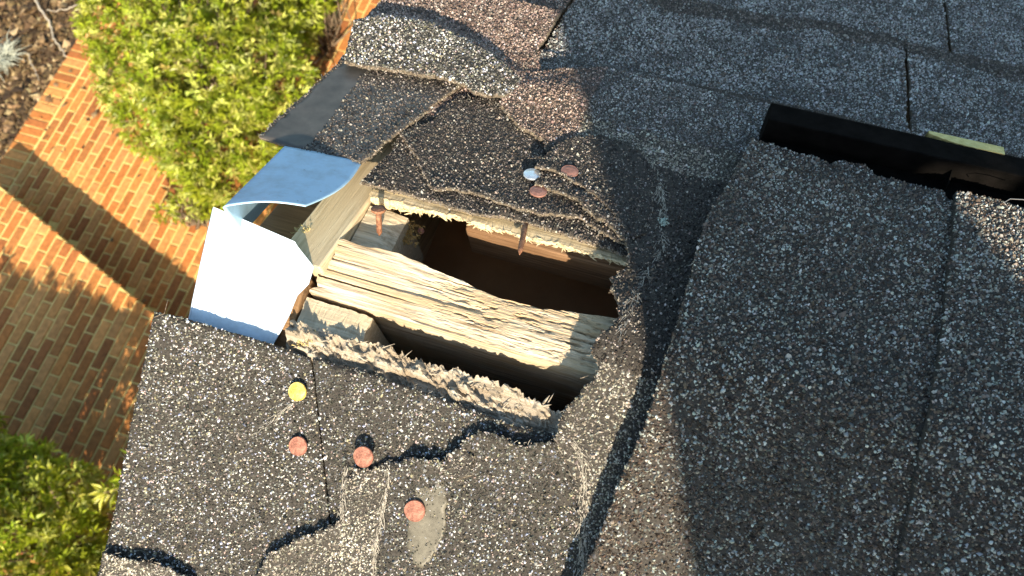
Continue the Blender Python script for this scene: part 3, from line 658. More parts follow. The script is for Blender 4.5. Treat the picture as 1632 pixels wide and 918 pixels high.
# far boarding: broken sunlit edge
mb = MB()
def gz(X, Y): return -TP * np.abs(Y) + TP * RR - .0072 - .0007 * rid(X, Y, 60, 40, 500)
def thickf(x): return .0060 + .014 * np.clip((-.035 - x) / .035, 0, 1) + .003 * fbm(x * 90, x * 0 + 5, 65, 3)
xs = np.linspace(-.0795, .124, 700); yt = .0622 + .0010 * fbm(xs * 200, xs * 0, 61, 3)
rows = []
K = 26
for k in range(K):
    f = k / (K - 1); d_ = f * np.maximum(.004, thickf(xs) + .0025 * (vn(xs * 1100, xs * 0, 64) - .5) * 2 + .002 * fbm(xs * 500, xs * 0, 62, 2))
    bulge = -.0012 * np.sin(f * 3.1) + .0026 * fbm(xs * 130, f * 7 + xs * 0, 63, 3) + .0014 * fbm(xs * 600, f * 30 + xs * 0, 66, 2) + f * .0035
    y = yt + bulge; z = -TP * yt + TP * RR - .0072 - d_; rows.append(np.stack([xs, y, z], 1))
yb = np.linspace(.064, .17, 30)[1:]
rows = [np.stack([xs, np.full_like(xs, y), gz(xs, y)], 1) for y in yb[::-1]] + rows
last = rows[-1]; rows.append(np.stack([xs, np.full_like(xs, .075), last[:, 2] + -.004], 1)); rows.append(np.stack([xs, np.full_like(xs, .17), zr(.17, .030) + xs * 0], 1))
Vr = np.concatenate(rows); nx_ = len(xs); i = np.arange(len(rows) * nx_).reshape(len(rows), nx_)
mb.add(Vr, [np.stack([i[:-1, :-1], i[1:, :-1], i[1:, 1:], i[:-1, 1:]], -1).reshape(-1, 4)], 0, False)
for i_ in range(260):
    k = RNG.integers(0, nx_); base = rows[len(yb) + RNG.integers(6, K)][k]; l = random.uniform(.0015, .006); a = random.gauss(0, .7)
    a *= 3; d_ = np.array([math.cos(a) * random.choice((-1, 1)), -.35 + .4 * random.random(), math.sin(a) * .7 - .15]); d_ /= np.linalg.norm(d_); r = random.uniform(.00015, .0005)
    V, F = tube_vf([base, base + d_ * l * .6, base + d_ * l], [r * 1.3, r, r * .2], 4); mb.add(V, F, 0, False)
tag(mb.build('sheathing_board', [M_PLYF]), 'bright torn board edge under the far shingles above the dark opening', 'roof board', 'boards under the shingles')
# a dim purlin inside, a rafter pair further in, a joist low down
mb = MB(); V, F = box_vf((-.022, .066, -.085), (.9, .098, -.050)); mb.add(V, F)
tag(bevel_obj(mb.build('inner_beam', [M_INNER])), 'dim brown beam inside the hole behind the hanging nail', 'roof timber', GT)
mb = MB(); V, F = slopebox(.42, .46, .03, 4, -.17, -.028); mb.add(V, F); V, F = slopebox(.42, .46, -4, -.03, -.17, -.028); mb.add(V, F)
tag(mb.build('rafter_pair', [M_WOODB]), 'pair of inner rafters hidden under the ridge vent', 'roof timber', GT)
mb = MB(); V, F = box_vf((-.10, -.30, -.20), (.9, .30, -.185)); mb.add(V, F)
tag(mb.build('attic_board', [noisemat('attic_board_mat', (.30, .16, .08), (.44, .26, .14), 14, .9, .3)]), 'red brown board deep inside the hole', 'roof board')

# crumbs of yellow rotten wood fibre
def fuzz(px, py, h, r, n, label, c=(.50, .42, .20)):
    o = onroof(px, py, h); mb = MB()
    for i in range(n * 2):
        p = o + np.clip(RNG.normal(0, r * .45, 3), -r, r) * [1.2, 1, .45]; a = RNG.normal(size=3); a /= np.linalg.norm(a); l = random.uniform(.0006, .0026); b = p + a * l * .5 + RNG.normal(0, .0006, 3); e = p + a * l
        V, F = tube_vf([p, b, e], [.0003, .00028, .0001], 4); k = random.uniform(.6, 1.25); mb.add(V, F, 0, False, tuple(min(1, q * k) for q in c))
    tag(mb.build('wood_fibre_clump', [M_FUZZ]), label, 'wood fibres', 'clumps of yellow wood fibre')
fuzz(483, 372, -.014, .0045, 90, 'yellow fibre clump on the pale rafter under the metal flap')
fuzz(640, 372, -.030, .009, 260, 'brownish yellow fibre clump right of the leftmost rusty nail', (.42, .28, .10))
fuzz(490, 540, -.008, .0055, 130, 'yellow fibre clump at the left end of the rotten board', (.56, .44, .20))

# ================================================================== metal trim at the gable peak
def metalsheet(name, poly, hf, th, label, m, nseg=26):
    """polygon (4 px corners: a b c d) bilinear, height function of (s,t)"""
    pa = [np.array(onroof(*p, 0)[:2]) for p in poly]; mb = MB(); s = np.linspace(0, 1, nseg); S_, T_ = np.meshgrid(s, s)
    X = (1 - T_) * ((1 - S_) * pa[0][0] + S_ * pa[1][0]) + T_ * ((1 - S_) * pa[3][0] + S_ * pa[2][0])
    Y = (1 - T_) * ((1 - S_) * pa[0][1] + S_ * pa[1][1]) + T_ * ((1 - S_) * pa[3][1] + S_ * pa[2][1])
    return X, Y, S_, T_
def solidify(V, nx, ny, th, mb, mi=0):
    i = np.arange(nx * ny).reshape(ny, nx); Vt = V.reshape(-1, 3); e1 = np.gradient(V, axis=1); e2 = np.gradient(V, axis=0); nn = np.cross(e1, e2); nn /= np.linalg.norm(nn, axis=-1)[..., None]
    if nn[..., 2].mean() < 0: nn = -nn
    Vb = (V - nn * th).reshape(-1, 3); nv = nx * ny; F = np.stack([i[:-1, :-1], i[:-1, 1:], i[1:, 1:], i[1:, :-1]], -1).reshape(-1, 4)
    ring = np.concatenate([i[0, :], i[1:, -1], i[-1, -2::-1], i[-2:0:-1, 0]]); r2 = np.roll(ring, -1)
    mb.add(np.concatenate([Vt, Vb]), [F, F[:, ::-1] + nv], mi, True); mb.order.append((np.stack([ring, ring + nv, r2 + nv, r2], 1), mi, False))
# near side: white flange, fully sunlit; its outline follows the torn metal
root = empty('drip_edge', tuple(onroof(400, 430, 0)), 'blown out bright white metal edge flashing on the near side of the gable peak', 'flashing', 'metal edge flashing')
outl = [(341, 330), (405, 357), (470, 385), (474, 392), (500, 425), (492, 452), (474, 470), (462, 500), (449, 525), (435, 549), (428, 566), (370, 548), (299, 522), (305, 500), (321, 420)]
def hw(x, y): return -.0265 + (y + .048) * .30 + .0008 * fbm(x * 25, y * 25, 71, 2)
def onmetal(px, py):
    P = onroof(px, py, 0)
    for _ in range(6): P = onroof(px, py, (float(hw(np.array([P[0]]), np.array([P[1]]))[0]) - float(zb(P[1]))) * CP)
    return P
Q = [onmetal(x, y)[:2] for x, y in outl]
r_ = geometry.delaunay_2d_cdt([Vector(q) for q in Q] + [Vector((x, y)) for x in np.arange(-.16, -.07, .004) for y in np.arange(-.06, .04, .004) if inpoly(np.array([[x, y]]), np.array(Q))[0]], [], [list(range(len(Q)))], 1, 1e-7)
V2 = np.array([v[:] for v in r_[0]]); T = np.array([f for f in r_[2] if len(f) == 3])

z = hw(V2[:, 0], V2[:, 1]); top = np.column_stack([V2, z]); a, b, c = top[T[:, 0]], top[T[:, 1]], top[T[:, 2]]; fl = np.cross(b - a, c - a)[:, 2] < 0; T[fl] = T[fl][:, ::-1]
E_ = np.concatenate([T[:, [0, 1]], T[:, [1, 2]], T[:, [2, 0]]]); _, idx, cnt = np.unique(np.sort(E_, 1), axis=0, return_index=True, return_counts=True); be = E_[idx[cnt == 1]]; nv = len(top)
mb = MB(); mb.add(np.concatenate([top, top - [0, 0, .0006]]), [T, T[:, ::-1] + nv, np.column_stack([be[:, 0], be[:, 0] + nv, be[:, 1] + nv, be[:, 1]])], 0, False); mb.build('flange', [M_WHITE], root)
mb = MB(); pL = [onmetal(x, y) for x, y in ((299, 522), (321, 420), (341, 330))]; pts = np.array([[p[0], p[1], float(hw(np.array([p[0]]), np.array([p[1]]))[0])] for p in pL])
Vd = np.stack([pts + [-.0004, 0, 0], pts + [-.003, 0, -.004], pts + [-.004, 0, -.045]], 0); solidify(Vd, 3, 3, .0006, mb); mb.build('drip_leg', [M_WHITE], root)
# far side: the same flange bent up into a curved flap
pc = [(455, 232), (578, 256), (487, 328), (358, 328)]; X, Y, S_, T_ = metalsheet('', pc, None, 0, '', None, 30)
# curved right edge: sweep the lower right corner
root = empty('drip_edge', tuple(onroof(470, 290, 0)), 'curved metal flap, blue shade put into its colour, on the far side of the gable peak', 'flashing', 'metal edge flashing')
HF = .001 + .021 * T_ ** 1.05 + .003 * T_ * np.sin(S_ * math.pi)
cur = T_ * S_ ; Pg = np.zeros(X.shape + (3,))
for j in range(X.shape[0]):
    for i in range(X.shape[1]):
        px = (1 - T_[j, i]) * (455 + 123 * S_[j, i]) + T_[j, i] * (358 + 129 * S_[j, i]); py = (1 - T_[j, i]) * (232 + 24 * S_[j, i]) + T_[j, i] * 328
        px += 13 * math.sin(math.pi * T_[j, i]) * S_[j, i] ** 3; py += (-7 * math.sin(math.pi * S_[j, i])) * T_[j, i] ** 3 + 6 * math.sin(math.pi * T_[j, i]) * S_[j, i] ** 2
        Pg[j, i] = onroof(px, py, float(HF[j, i]))
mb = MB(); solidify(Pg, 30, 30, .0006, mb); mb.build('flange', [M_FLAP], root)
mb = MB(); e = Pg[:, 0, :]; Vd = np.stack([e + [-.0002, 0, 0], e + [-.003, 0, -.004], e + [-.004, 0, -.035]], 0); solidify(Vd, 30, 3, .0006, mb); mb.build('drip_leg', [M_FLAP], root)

# ================================================================== shingles, near slope
G1 = 'shingles on the near slope'
SPLIT = [(495, 572), (500, 610), (510, 700), (520, 790), (527, 850)]
sheet('roof_shingle', [(246, 497), (300, 509), (370, 530), (435, 549), (472, 562), (495, 572), (500, 610), (510, 700), (520, 790), (527, 850), ('w', -.030, -.16), ('w', -.025, -.56), ('w', -.16, -.56), ('w', -.1585, -.20), (172, 860), (205, 700)],
      -.005, .003, 'leftmost near side shingle from the white metal down to the front roof edge', pal=PAL_FRONT, gsize=.00066, dens=1.15, jag=.00035, cut=(3, 4, 5, 6, 7, 8), rim=(14, 15), fuzz=.3, seed=11, group=G1, rimd=.5,
      curls=(([(246, 500), (205, 700), (160, 918)], .0012, .012),), seams=(([(468, 642), (440, 668), (405, 692)], 7, .0006),))
sheet('roof_shingle', [(498, 572), (560, 588), (640, 612), (700, 635), (760, 655), (820, 678), (886, 692), (900, 650), ('w', .13, -.03), ('w', .60, -.03), ('w', .60, -.56), ('w', -.0245, -.56), ('w', -.0295, -.16), (530, 850), (523, 790), (513, 700), (503, 610)],
      -.005, .003, 'near side shingle under the rotten board edge, right of the thin joint line', pal=PAL_FRONT, gsize=.00066, dens=1.15, jag=.0005, cut=(13, 14, 15, 16), rim=(0, 1, 2, 3, 4, 5), rimd=.5, fuzz=.6, seed=12, group=G1,
      curls=(([(560, 740), (600, 730)], .0015, .01),))
T_BR = [W2(p, .001) for p in [(556, 745), (608, 742), (618, 790), (604, 850), (592, 940), (390, 940), (430, 885), (540, 832), (545, 780)]]
def pal_T(P):
    k = inpoly(P[:, :2] + .0012 * np.column_stack([fbm(P[:, 0] * 300, P[:, 1] * 300, 5), fbm(P[:, 0] * 300, P[:, 1] * 300, 6)]), np.array(T_BR)); c = pick(PAL_FRONT, len(P)); c[k] = pick(PAL_BROWN, int(k.sum())) * 1.25; return c
CR1 = [(548, 800), (552, 768), (562, 745), (590, 748), (625, 740), (665, 733), (700, 734), (722, 722), (738, 700), (762, 687), (795, 697), (815, 706), (850, 712), (884, 704)]
CR0 = [(405, 925), (425, 892), (450, 872), (480, 856), (512, 846), (535, 836)]
sheet('roof_shingle', [('w', -.064, -.36), (405, 925), (425, 892), (450, 872), (480, 856), (512, 846), (535, 836)] + CR1 + [(905, 700), (925, 668), ('w', .13, -.033), ('w', .60, -.033), ('w', .60, -.36)],
      -.0018, .0030, 'lower near side shingle below the long jagged black crack, carrying the grey sealant smear', pal=PAL_FRONT, gsize=.00066, dens=1.15, jag=.0008, rim=tuple(range(1, 22)), seed=13, group=G1, rimd=.9,
      curls=((CR1[5:], .0050, .005), (CR0, .0036, .005), (CR1[:5], .0006, .006)),
      palfn=lambda P: pal_T(P), seams=(([(553, 745), (549, 780), (545, 832)], 9, .0009), ([(616, 742), (620, 765), (612, 800), (604, 850), (596, 900), (590, 930)], 10, .0007), ([(922, 720), (928, 780), (930, 850), (926, 925)], 12, .0012)))
sheet('roof_shingle', [('w', -.1585, -.36), ('w', -.1575, -.24), (163, 880), (186, 886), (215, 893), (245, 897), (270, 904), (292, 916), (308, 930), ('w', -.105, -.21), ('w', -.105, -.36)],
      -.0018, .0030, 'shingle corner at the very bottom left with a curled dark lip', pal=PAL_BROWN, gsize=.00066, dens=1.15, jag=.0006, rim=(2, 3, 4, 5, 6, 7), seed=14, group=G1,
      curls=(([(163, 880), (215, 893), (270, 904), (308, 930)], .0042, .005),), rimd=.7)
# small broken flap beside the crack
sheet('roof_shingle', [(690, 742), (705, 752), (728, 768), (752, 757), (756, 727), (742, 712), (722, 728), (700, 738)], .0018, .0022, 'small broken chip of shingle inside the jagged black crack', pal=PAL_BROWN, dens=1., jag=.0005,
      rim=(0, 1, 2, 3), seed=15, group=G1, rimd=.5, fuzz=.2, curls=(([(700, 752), (728, 768), (752, 757)], .002, .004),))

# sealant smear on the lower shingle
sm = [(655, 880), (650, 845), (655, 800), (668, 765), (690, 752), (706, 765), (714, 800), (710, 845), (696, 880), (676, 905), (662, 900)]
sheet('sealant_smear', sm, .0011, .0007, 'dull grey oval sealant smear under the lowest copper nail head', 'sealant', pal=PAL_FRONT, dens=.6, jag=.0006, seed=16, granmask=lambda P: RNG.random(len(P)) < np.exp(-line_dist(P[:, :2], np.array([W2(p, .001) for p in sm + sm[:1]])) / .0016) + .06, mats=[M_SEAL, M_SEAL, M_GRAN], grid=.002, rough=.0004)

# ================================================================== shingles, far slope
G2 = 'shingles on the far slope'
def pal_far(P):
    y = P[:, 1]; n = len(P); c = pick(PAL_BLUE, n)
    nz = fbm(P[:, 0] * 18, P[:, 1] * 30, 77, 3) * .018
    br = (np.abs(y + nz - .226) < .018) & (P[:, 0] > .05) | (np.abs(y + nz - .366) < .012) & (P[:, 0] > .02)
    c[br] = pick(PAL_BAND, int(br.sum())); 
    lf = P[:, 0] < -.03 + .3 * nz; c[lf] = pick(PAL_PINK, int(lf.sum()))  # sunlit gable side: warm stones put the sun into the colour
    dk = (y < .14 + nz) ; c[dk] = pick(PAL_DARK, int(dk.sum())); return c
KW = dict(gsize=.00085, dens=.62, grid=.006)
# courses down the far slope; each row is several shingle strips split by slots
for (y0, y1, h, xs_, labs) in ((.365, .50, -.0088, (-.165, .010, .2765, .60), ('far shingle of the third row at the top centre of the photo', 'far shingle of the third row left of the topmost slot', 'far shingle of the third row right of the topmost slot')),
                         (.49, .63, -.0108, (-.165, .13, .42, .75), ('most distant row shingle nearest the gable edge', 'most distant row shingle in the middle', 'most distant row shingle at the top right')),
                         (.235, .3735, -.0068, (-.165, -.0305, .2400, .60), ('brown sunlit far shingle at the gable edge at the top', 'blue grey shaded far shingle left of the long slot', 'blue grey shaded far shingle right of the long slot'))):
    for k in range(3):
        a, b = xs_[k], xs_[k + 1] - .0032
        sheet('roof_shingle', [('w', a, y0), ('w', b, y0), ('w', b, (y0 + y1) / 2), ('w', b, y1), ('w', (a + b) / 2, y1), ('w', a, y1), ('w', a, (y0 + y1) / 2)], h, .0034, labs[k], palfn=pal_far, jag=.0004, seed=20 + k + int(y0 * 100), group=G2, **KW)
# first row: lowest layer at the hole
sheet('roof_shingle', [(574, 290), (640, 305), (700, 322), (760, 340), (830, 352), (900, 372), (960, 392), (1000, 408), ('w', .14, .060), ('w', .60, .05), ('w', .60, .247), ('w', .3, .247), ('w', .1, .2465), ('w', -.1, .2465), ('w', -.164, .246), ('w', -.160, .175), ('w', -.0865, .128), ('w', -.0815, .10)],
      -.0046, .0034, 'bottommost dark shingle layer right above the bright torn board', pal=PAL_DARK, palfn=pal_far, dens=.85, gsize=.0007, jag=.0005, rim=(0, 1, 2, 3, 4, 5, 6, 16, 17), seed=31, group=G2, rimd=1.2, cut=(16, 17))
E2 = [(632, 208), (650, 232), (668, 250), (672, 272), (690, 300), (720, 300), (760, 308), (800, 322), (850, 336), (900, 342), (925, 347), (950, 362), (985, 384)]
sheet('roof_shingle', E2 + [('w', .13, .075), ('w', .13, .20), ('w', -.02, .20), (752, 156), (735, 154), (712, 170), (688, 194), (660, 200)], -.0012, .0028, 'middle dark shingle layer with a long torn tan edge above the hole', pal=PAL_DARK, dens=.8, gsize=.0007,
      jag=.0007, rim=tuple(range(0, 13)) + (16, 17, 18, 19, 20), seed=32, group=G2, rimd=.8, curls=((E2[4:], .0016, .008), (E2[:5], .001, .006)))
# smooth black shingle piece reaching out to the gable edge
B2P = [(412, 218), (440, 190), (480, 155), (520, 118), (545, 96), (600, 90), (680, 100), (745, 128), (712, 150), (688, 166), (668, 186), (650, 198), (632, 210), (607, 232), (590, 250), (574, 260), (545, 250), (500, 243), (455, 232)]
SMOOTH = None
def smooth_mask(P):
    q = np.array([W2(p, .002) for p in [(405, 222), (478, 240), (520, 195), (575, 120), (610, 85), (540, 80)]]); n_ = P[:, :2] + .002 * np.column_stack([fbm(P[:, 0] * 150, P[:, 1] * 150, 8), fbm(P[:, 0] * 150, P[:, 1] * 150, 9)])
    ins = inpoly(n_, q); L = [W2(p, .002) for p in [(412, 218), (480, 155), (545, 96)]]; edge = line_dist(P[:, :2], L) < .0028
    return ~ins | edge
sheet('roof_shingle', B2P, -.0012, .0026, 'smooth black bare shingle piece sticking out above the blue grey metal flap', pal=PAL_DARK, dens=.75, gsize=.0007, jag=.0006, cut=(18, 17, 16), rim=(7, 8, 9, 10, 11, 12, 13, 14, 15, 0, 1, 2, 3), rimd=1., fuzz=.7, seed=33,
      mats=[M_SMOOTH, M_EDGE, M_GRAN], granmask=smooth_mask, group=G2,  curls=(([(574, 260), (632, 210), (668, 186)], .0025, .006), ([(412, 218), (545, 96)], .0015, .012)))
# humped shingle above it
HE = [(549, 97), (575, 103), (605, 106), (640, 112), (680, 120), (712, 124), (740, 133), (756, 146), (775, 150), (800, 152)]
CREST = [(560, 40), (600, 30), (680, 42), (740, 68), (790, 100), (830, 128)]
CW = np.array([W2(p, .012) for p in CREST])
def humpf(P):
    d = P[:, 1] - np.interp(P[:, 0], CW[:, 0], CW[:, 1]) + .002 * fbm(P[:, 0] * 40, P[:, 1] * 0, 91, 2)
    z = np.where(d < 0, .0100 + .10 * d, .0100 * np.exp(-(d / .012) ** 2)); return np.maximum(z, 0) * np.clip((-.012 - P[:, 0]) / .035, 0, 1)
def pal_hump(P):
    c = pick(PAL_FRONT, len(P)) * 1.2; k = P[:, 1] > np.interp(P[:, 0], CW[:, 0], CW[:, 1]) + .006 + .004 * fbm(P[:, 0] * 60, P[:, 1] * 60, 92); c[k] = pick(PAL_PINK, int(k.sum())) * .9; return c
sheet('roof_shingle', HE + [(835, 145), (862, 110), ('w', -.031, .235), ('w', -.031, .30), ('w', -.165, .30), ('w', -.1648, .22)], .0012, .0034, 'humped near lit shingle with a raised pale torn lip over the smooth black piece', dens=.8, gsize=.00078,
      palfn=pal_hump, jag=.0006, rim=tuple(range(0, 9)), seed=34, group=G2, rimd=1.6, sag=humpf)

# ridge wrap: the torn layers right of the hole, bent over the ridge
UP = [(884, 700), (892, 672), (905, 646), (925, 622), (948, 604), (955, 585), (945, 562), (952, 540), (975, 518), (988, 500), (985, 480), (972, 462), (975, 442), (1000, 425), (1003, 400), (990, 378), (968, 352), (945, 340),
      (928, 322), (900, 308), (878, 300), (852, 292), (866, 268), (874, 245), (868, 224), (845, 210), (820, 194), (806, 176), (796, 158), (820, 138), (848, 116), (900, 108)]
def sagU(P):
    d = np.clip((.102 - P[:, 0]) / .03, 0, 1); return -.0035 * d * np.exp(-(P[:, 1] / .05) ** 2)
sheet('ridge_shingle', UP + [('w', .02, .235), ('w', .34, .235), ('w', .34, -.36), ('w', .083, -.36), (930, 930), (925, 850), (915, 780), (900, 730)], .0016, .0034, 'torn shingle layer bent over the ridge between the hole and the raised cap shingle', dens=.85, gsize=.00072, cat='shingle',
      palfn=lambda P: np.where((P[:, 1] > -.01)[:, None] & (P[:, 1] < .14)[:, None], pick(PAL_DARK, len(P)), np.where(((P[:, 1] > .14) & (P[:, 0] < .024))[:, None], pick(PAL_PINK, len(P)), np.where((P[:, 1] > .17 + .01 * fbm(P[:, 0] * 60, P[:, 1] * 60, 3))[:, None], pick(PAL_BLUE, len(P)), pick(PAL_BROWN, len(P)) * .8))),  # sunlit patch beside the shadow line: sun put into the stone colour
      jag=.0009, rim=tuple(range(0, 29)) + tuple(range(36, 40)), seed=35, group='shingles bent over the ridge', rimd=.9, fuzz=.6, sag=sagU,
      curls=((UP[7:19], .0045, .010), (UP[:8], .005, .012)), bumps=(([(840, 150), (890, 150), (925, 160)], .0050, .018), ([(1040, 260), (1060, 330), (1052, 400)], .003, .010), ([(1000, 470), (985, 600), (960, 720)], .0028, .010)), seams=(([(912, 700), (930, 740), (932, 820), (932, 925)], 10, .0012), ([(1048, 300), (1055, 400), (1010, 470), (990, 540)], 5, .0012), ([(1040, 262), (1052, 300), (1060, 352)], 5, .0006)))
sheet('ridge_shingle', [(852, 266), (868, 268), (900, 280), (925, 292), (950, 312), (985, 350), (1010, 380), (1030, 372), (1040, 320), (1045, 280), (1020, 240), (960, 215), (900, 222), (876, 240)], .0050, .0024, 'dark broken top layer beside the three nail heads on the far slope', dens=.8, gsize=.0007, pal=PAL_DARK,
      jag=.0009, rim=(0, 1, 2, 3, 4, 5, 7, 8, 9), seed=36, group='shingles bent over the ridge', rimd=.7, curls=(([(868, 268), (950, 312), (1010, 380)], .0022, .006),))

# ridge vent (black plastic) under the cap shingles
root = empty('ridge_vent', (.3, .18, float(zb(.18)) + .02), 'long black plastic ridge vent bar exposed along the far edge of the cap shingles', 'ridge vent')
def vprof(y, h): return (y, float(zb(y)) + h / CP)
def vbar(x0, x1, prof, mb):
    V, F = prism(x0, x1, prof); mb.add(V, F)
mb = MB(); vbar(.1385, 1.3, [vprof(.150, .006), vprof(.182, .006), vprof(.182, .016), vprof(.150, .016)], mb); mb.build('vent_tray', [M_BLACK], root)
mb = MB(); vbar(.137, 1.3, [vprof(.1815, .006), vprof(.204, .006), vprof(.2035, .033), vprof(.1985, .0362), vprof(.1815, .0362)], mb); bevel_obj(mb.build('vent_rail', [M_BLACK], root), .0012)
for x in (.2480, .345, .44):
    mb = MB(); vbar(x, x + .0009, [vprof(.172, .0165), vprof(.181, .0165), vprof(.181, .028), vprof(.174, .022)], mb); mb.build('vent_rib', [M_BLACK], root)
mb = MB(); xs = np.linspace(.232, .2755, 60)
lo_ = .1990 + .0045 * np.abs(np.linspace(-1, 1, 60)) ** 1.5 * (np.linspace(-1, 1, 60) < 0) + .0004 * fbm(xs * 900, xs * 0, 4, 2); hi_ = np.full(60, .2062)
lo_ = np.minimum(lo_, hi_ - .0006)
Vs = np.concatenate([np.array([(x, a, float(zb(a)) + .0366 / CP) for x, a in zip(xs, lo_)]), np.array([(x, a, float(zb(a)) + .0366 / CP) for x, a in zip(xs, hi_)]),
                     np.array([(x, a, float(zb(a)) + .030 / CP) for x, a in zip(xs, lo_)]), np.array([(x, a, float(zb(a)) + .030 / CP) for x, a in zip(xs, hi_)])])
k = np.arange(59); mb.add(Vs, [np.stack([k, k + 1, k + 61, k + 60], 1), np.stack([k, k + 120, k + 121, k + 1], 1), np.stack([k + 60, k + 61, k + 181, k + 180], 1)]); mb.build('foam_strip', [M_FOAM], root)

# cap shingles: broad sheets folded over the vent
G3 = 'cap shingles over the ridge vent'
def capsag(P): return -.004 * np.clip((P[:, 1] - .10) / .06, 0, 1) - .012 * np.clip((-.06 - P[:, 1]) / .2, 0, 1)
CAPE = [(1200, 221), (1165, 285), (1130, 340), (1115, 385), (1105, 430), (1085, 500), (1065, 560), (1048, 620), (1040, 650), (1020, 700), (1000, 740), (980, 790), (960, 840), (930, 918)]
sheet('cap_shingle', CAPE + [('w', .096, -.16), ('w', .085, -.30), ('w', .262, -.30), ('w', .262, .140), (1500, 303), (1440, 290), (1392, 277), (1380, 262), (1350, 258), (1338, 256), (1322, 262), (1300, 250), (1270, 244), (1240, 232)], .0215, .0042, 'big raised cap shingle whose left edge shades the torn layers beside the hole',
      dens=.92, gsize=.00086, pal=PAL_CAP, jag=.0005, rim=tuple(range(0, 14)), seed=41, group=G3, rimd=.3, fuzz=.12, sag=capsag, bumps=(([(1300, 400), (1330, 600)], .001, .05),))
C2E = [(1524, 305), (1520, 380), (1512, 450), (1503, 530), (1492, 600), (1478, 680), (1462, 750), (1445, 840), (1430, 925)]
sheet('cap_shingle', C2E + [('w', .235, -.30), ('w', .42, -.30), ('w', .42, .159), ('w', .34, .1600), (1632, 331), (1600, 320), (1560, 312)], .0262, .0042, 'second raised cap shingle at the right border of the photo with a sunlit corner',
      dens=.92, gsize=.00086, pal=PAL_CAP, jag=.0004, rim=(0, 1, 2, 3, 9, 12, 13, 14), seed=42, group=G3, rimd=.0, sag=capsag, mats=[M_ASPH, M_ASPH, M_GRAN])
sheet('cap_shingle', [('w', .405, -.30), ('w', .75, -.30), ('w', .75, .159), ('w', .405, .159)], .0308, .0042, 'third cap shingle just outside the right border', dens=.0, gsize=.001, pal=None, jag=.0004, seed=43, group=G3, mats=[MSF, M_EDGE, M_GRAN])

# ================================================================== nails, lichen, small stuff
def disc_vf(o, nrm, r, th, dome=.0003, seg=32):
    nrm = np.array(nrm, float); nrm /= np.linalg.norm(nrm); a = np.cross(nrm, [1, 0, 0]); a /= np.linalg.norm(a); b = np.cross(nrm, a); V = []; rings = ((r * .96, -th / 2), (r, -th * .3), (r, th * .2), (r * .95, th * .5), (r * .88, th * .42), (r * .5, th * .5 + dome))
    for (q, h) in rings:
        for k in range(seg):
            an = 2 * math.pi * k / seg; wb = 1 + .012 * math.sin(3 * an + o[0] * 900); V.append(o + nrm * h + q * wb * (math.cos(an) * a + math.sin(an) * b))
    V.append(o + nrm * (th * .5 + dome * 1.1)); c = len(V) - 1; m = len(rings)
    F4 = np.array([[i * seg + k, i * seg + (k + 1) % seg, (i + 1) * seg + (k + 1) % seg, (i + 1) * seg + k] for i in range(m - 1) for k in range(seg)])
    F3 = np.array([[(m - 1) * seg + k, (m - 1) * seg + (k + 1) % seg, c] for k in range(seg)]); Fb = np.array([list(range(seg))[::-1]])
    return np.array(V), [F4, F3, Fb]
NF = np.array([0, -SP, CP]); NB = np.array([0, SP, CP])
def roofnail(px, py, h, nrm, m, label, r=.00535, tilt=(0, 0)):
    o = onroof(px, py, h); nrm = nrm + np.array([tilt[0], tilt[1], 0]); nrm = nrm / np.linalg.norm(nrm)
    root = empty('roofing_nail', tuple(o), label, 'nail', 'roofing nails with flat round heads')
    V, F = disc_vf(o, nrm, r, .0012); mb = MB(); mb.add(V, F, 0, False); hd = mb.build('nail_head', [m], root); hd.data.polygons.foreach_set('use_smooth', [False] * len(hd.data.polygons))
    V, F = tube_vf([o - nrm * .0003, o - nrm * .016, o - nrm * .019], [.0016, .0016, .0002], 10); mb = MB(); mb.add(V, F, 0, True); mb.build('nail_shank', [M_RUST], root)
roofnail(474, 624, .0006, NF, M_BRASS, 'yellow brassy round nail head on the leftmost near shingle', .0052)
roofnail(475, 711, .0006, NF, M_COPPER, 'orange copper round nail head directly below the yellow one', .0053)
roofnail(579, 728, .0062, NF, M_COPPER, 'raised copper round nail head with a dark shadow, left of the jagged crack', .0056, (-.05, -.04))
roofnail(661, 814, .0030, NF, M_COPPER, 'lowest copper round nail head on the grey sealant smear', .0057)
roofnail(848, 278, .0050, NB, M_ZINC, 'pale blue silvery round nail head on the dark far shingles', .0054)
roofnail(908, 273, .0086, NB, M_OLDCOP, 'dark copper round nail head right of the silvery one', .0054, (.05, -.05))
roofnail(858, 305, .0032, NB, M_OLDCOP, 'dark copper round nail head just below the silvery one', .0053)
def wirenail(p0, p1, r, hr, label, head=True):
    p0 = np.array(p0); p1 = np.array(p1); root = empty('rusty_nail', tuple(p0), label, 'nail', 'long rusty nails hanging in the hole')
    d_ = (p1 - p0) / np.linalg.norm(p1 - p0); L = np.linalg.norm(p1 - p0); mb = MB()
    V, F = tube_vf([p0, p0 + d_ * L * .3, p0 + d_ * L * .85, p1], [r, r, r * .95, .0002], 10); mb.add(V, F, 0, True); mb.build('nail_shank', [M_RUST], root)
    if head: V, F = disc_vf(p0, -d_, hr, .0016, .0004, 20); mb = MB(); mb.add(V, F); mb.build('nail_head', [M_RUST], root)
a_ = onroof(603, 334, .001); wirenail(a_, onroof(605, 376, -.016), .0018, .0044, 'leftmost rusty nail with a wide head standing over the pale timber block')
a_ = onroof(836, 362, -.010); wirenail(onroof(838, 354, -.004), onroof(828, 406, .003), .0017, .004, 'rusty nail point hanging below the bright board over the dark opening', False)
wirenail(onroof(862, 366, -.012), onroof(864, 402, -.03), .0012, .004, 'dim thin nail in the shade right of the hanging nail', False)
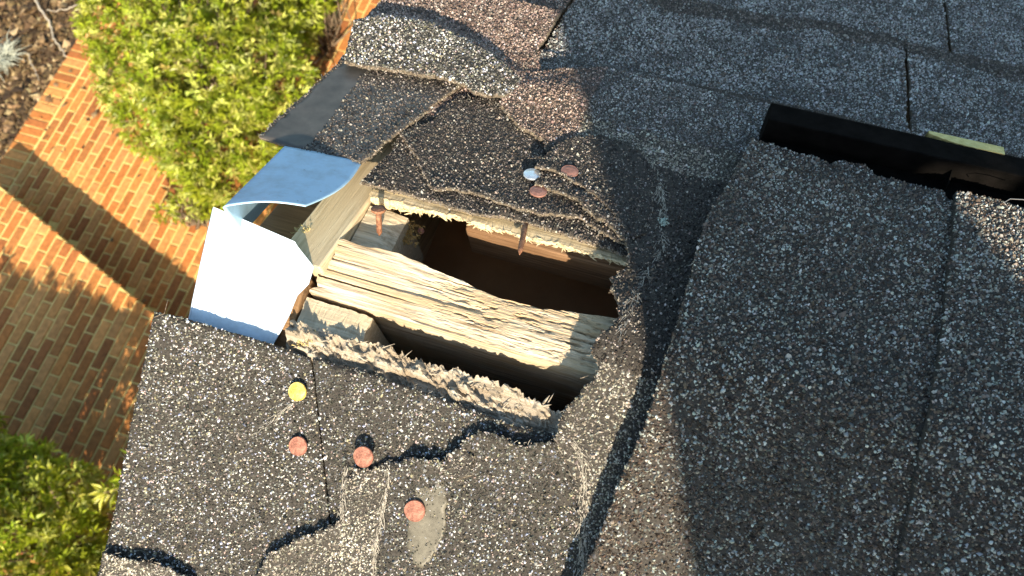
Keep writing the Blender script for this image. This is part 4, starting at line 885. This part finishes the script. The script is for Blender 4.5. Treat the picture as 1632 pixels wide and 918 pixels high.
# rust flake, lichen, wire loop
o = onroof(671, 368, -.03); V, F = disc_vf(o, (.1, -.4, .9), .0022, .0008, .0003, 9); mb = MB(); mb.add(V, F); tag(mb.build('rust_flake', [M_COPPER]), 'tiny coppery flake at the edge of the dark opening', 'flake')
mb = MB(); o = onroof(1057, 356, .007)
for i in range(70):
    q = o + np.array([RNG.normal(0, .0013), RNG.normal(0, .0018), 0]); q[2] = float(zb(q[1])) + (.0085 + RNG.uniform(-.0005, .0012)) / CP
    V, F, Cc = granules(np.array([q]), np.array([[0, .2, .98]]), np.array([.0006]), np.array([[.46, .56, .50]]) * RNG.uniform(.6, 1.1)); mb.add(V, F, 0, False, Cc)
tag(mb.build('lichen_patch', [M_FUZZ]), 'small pale green lichen spot on the torn layer right of the hole', 'lichen')
mb = MB(); pts = [onroof(x, y, hh) for x, y, hh in ((1606, 330, .034), (1600, 323, .036), (1610, 317, .038), (1630, 318, .038), (1650, 322, .036))]
V, F = tube_vf(pts, .0003, 6); mb.add(V, F, 0, True); tag(mb.build('wire_loop', [mat('wire', (.25, .24, .23), .4, .5, .5)]), 'thin wire loop under the vent at the right border', 'wire')
def straw(pxs, h, label):
    pts = [onroof(x, y, h) for x, y in pxs]; V, F = tube_vf(pts, np.linspace(.00028, .0001, len(pts)), 5); mb = MB(); mb.add(V, F, 0, True); tag(mb.build('fibre_strand', [M_EDGE]), label, 'fibre', 'loose glass fibre strands')
M_EDGE2 = M_EDGE
straw([(244, 506), (262, 500), (265, 488), (268, 476)], .001, 'thin pale strand sticking out at the upper corner of the leftmost near shingle')
straw([(925, 603), (950, 595), (962, 590)], .004, 'thin pale strand crossing the right end of the ridge board')

# ================================================================== added double stack, unseen behind the camera: put in to shade the right half
DC = .95                                       # turned so that its faces look along the sun's azimuth
SH = np.array([math.sin(SUN_AZ), -math.cos(SUN_AZ)]); SX = np.array([math.cos(SUN_AZ), math.sin(SUN_AZ)])
def across(xi): return xi * math.cos(SUN_AZ)     # shadow line crossing the ridge at x = xi
def cbox(a0, a1, d0, d1, z0, z1, mb, bev=0):
    V, F = box_vf((a0, d0, z0), (a1, d1, z1), bev); V2 = V.copy(); V2[:, :2] = V[:, :1] * SX + V[:, 1:2] * SH; mb.add(V2, F)
a0, a1, b0 = across(.106), across(.322), across(.368); b1 = b0 + .75; ztop = 1.25
pc = SX * a0 + SH * DC
root = empty('shade_blocker', (pc[0], pc[1], -.5), 'added unseen double brick stack behind the camera, put in to shade the right half of the roof', 'shade_blocker')
mb = MB(); cbox(a0, a1, DC, DC + .45, -.9, ztop, mb); mb.build('blocker_stack', [M_WALLB], root)
mb = MB(); cbox(b0, b1, DC, DC + .45, -.9, ztop, mb); mb.build('blocker_stack', [M_WALLB], root)
mb = MB(); cbox(a1 - .002, b0 + .002, DC + .03, DC + .4, -.9, .55, mb); mb.build('blocker_link', [M_WALLB], root)
mb = MB(); cbox(a1 - .002, b0 + .002, DC + .01, DC + .05, .70, ztop - .02, mb); mb.build('blocker_link', [M_WALLB], root)  # gap left between the two links lets one patch of sun through
mb = MB(); cbox(a0 - .0, b1 + .03, DC - .03, DC + .48, ztop, ztop + .07, mb, .008); mb.build('blocker_coping', [noisemat('concrete', (.3, .29, .27), (.42, .41, .38), 20, .9, .3)], root)
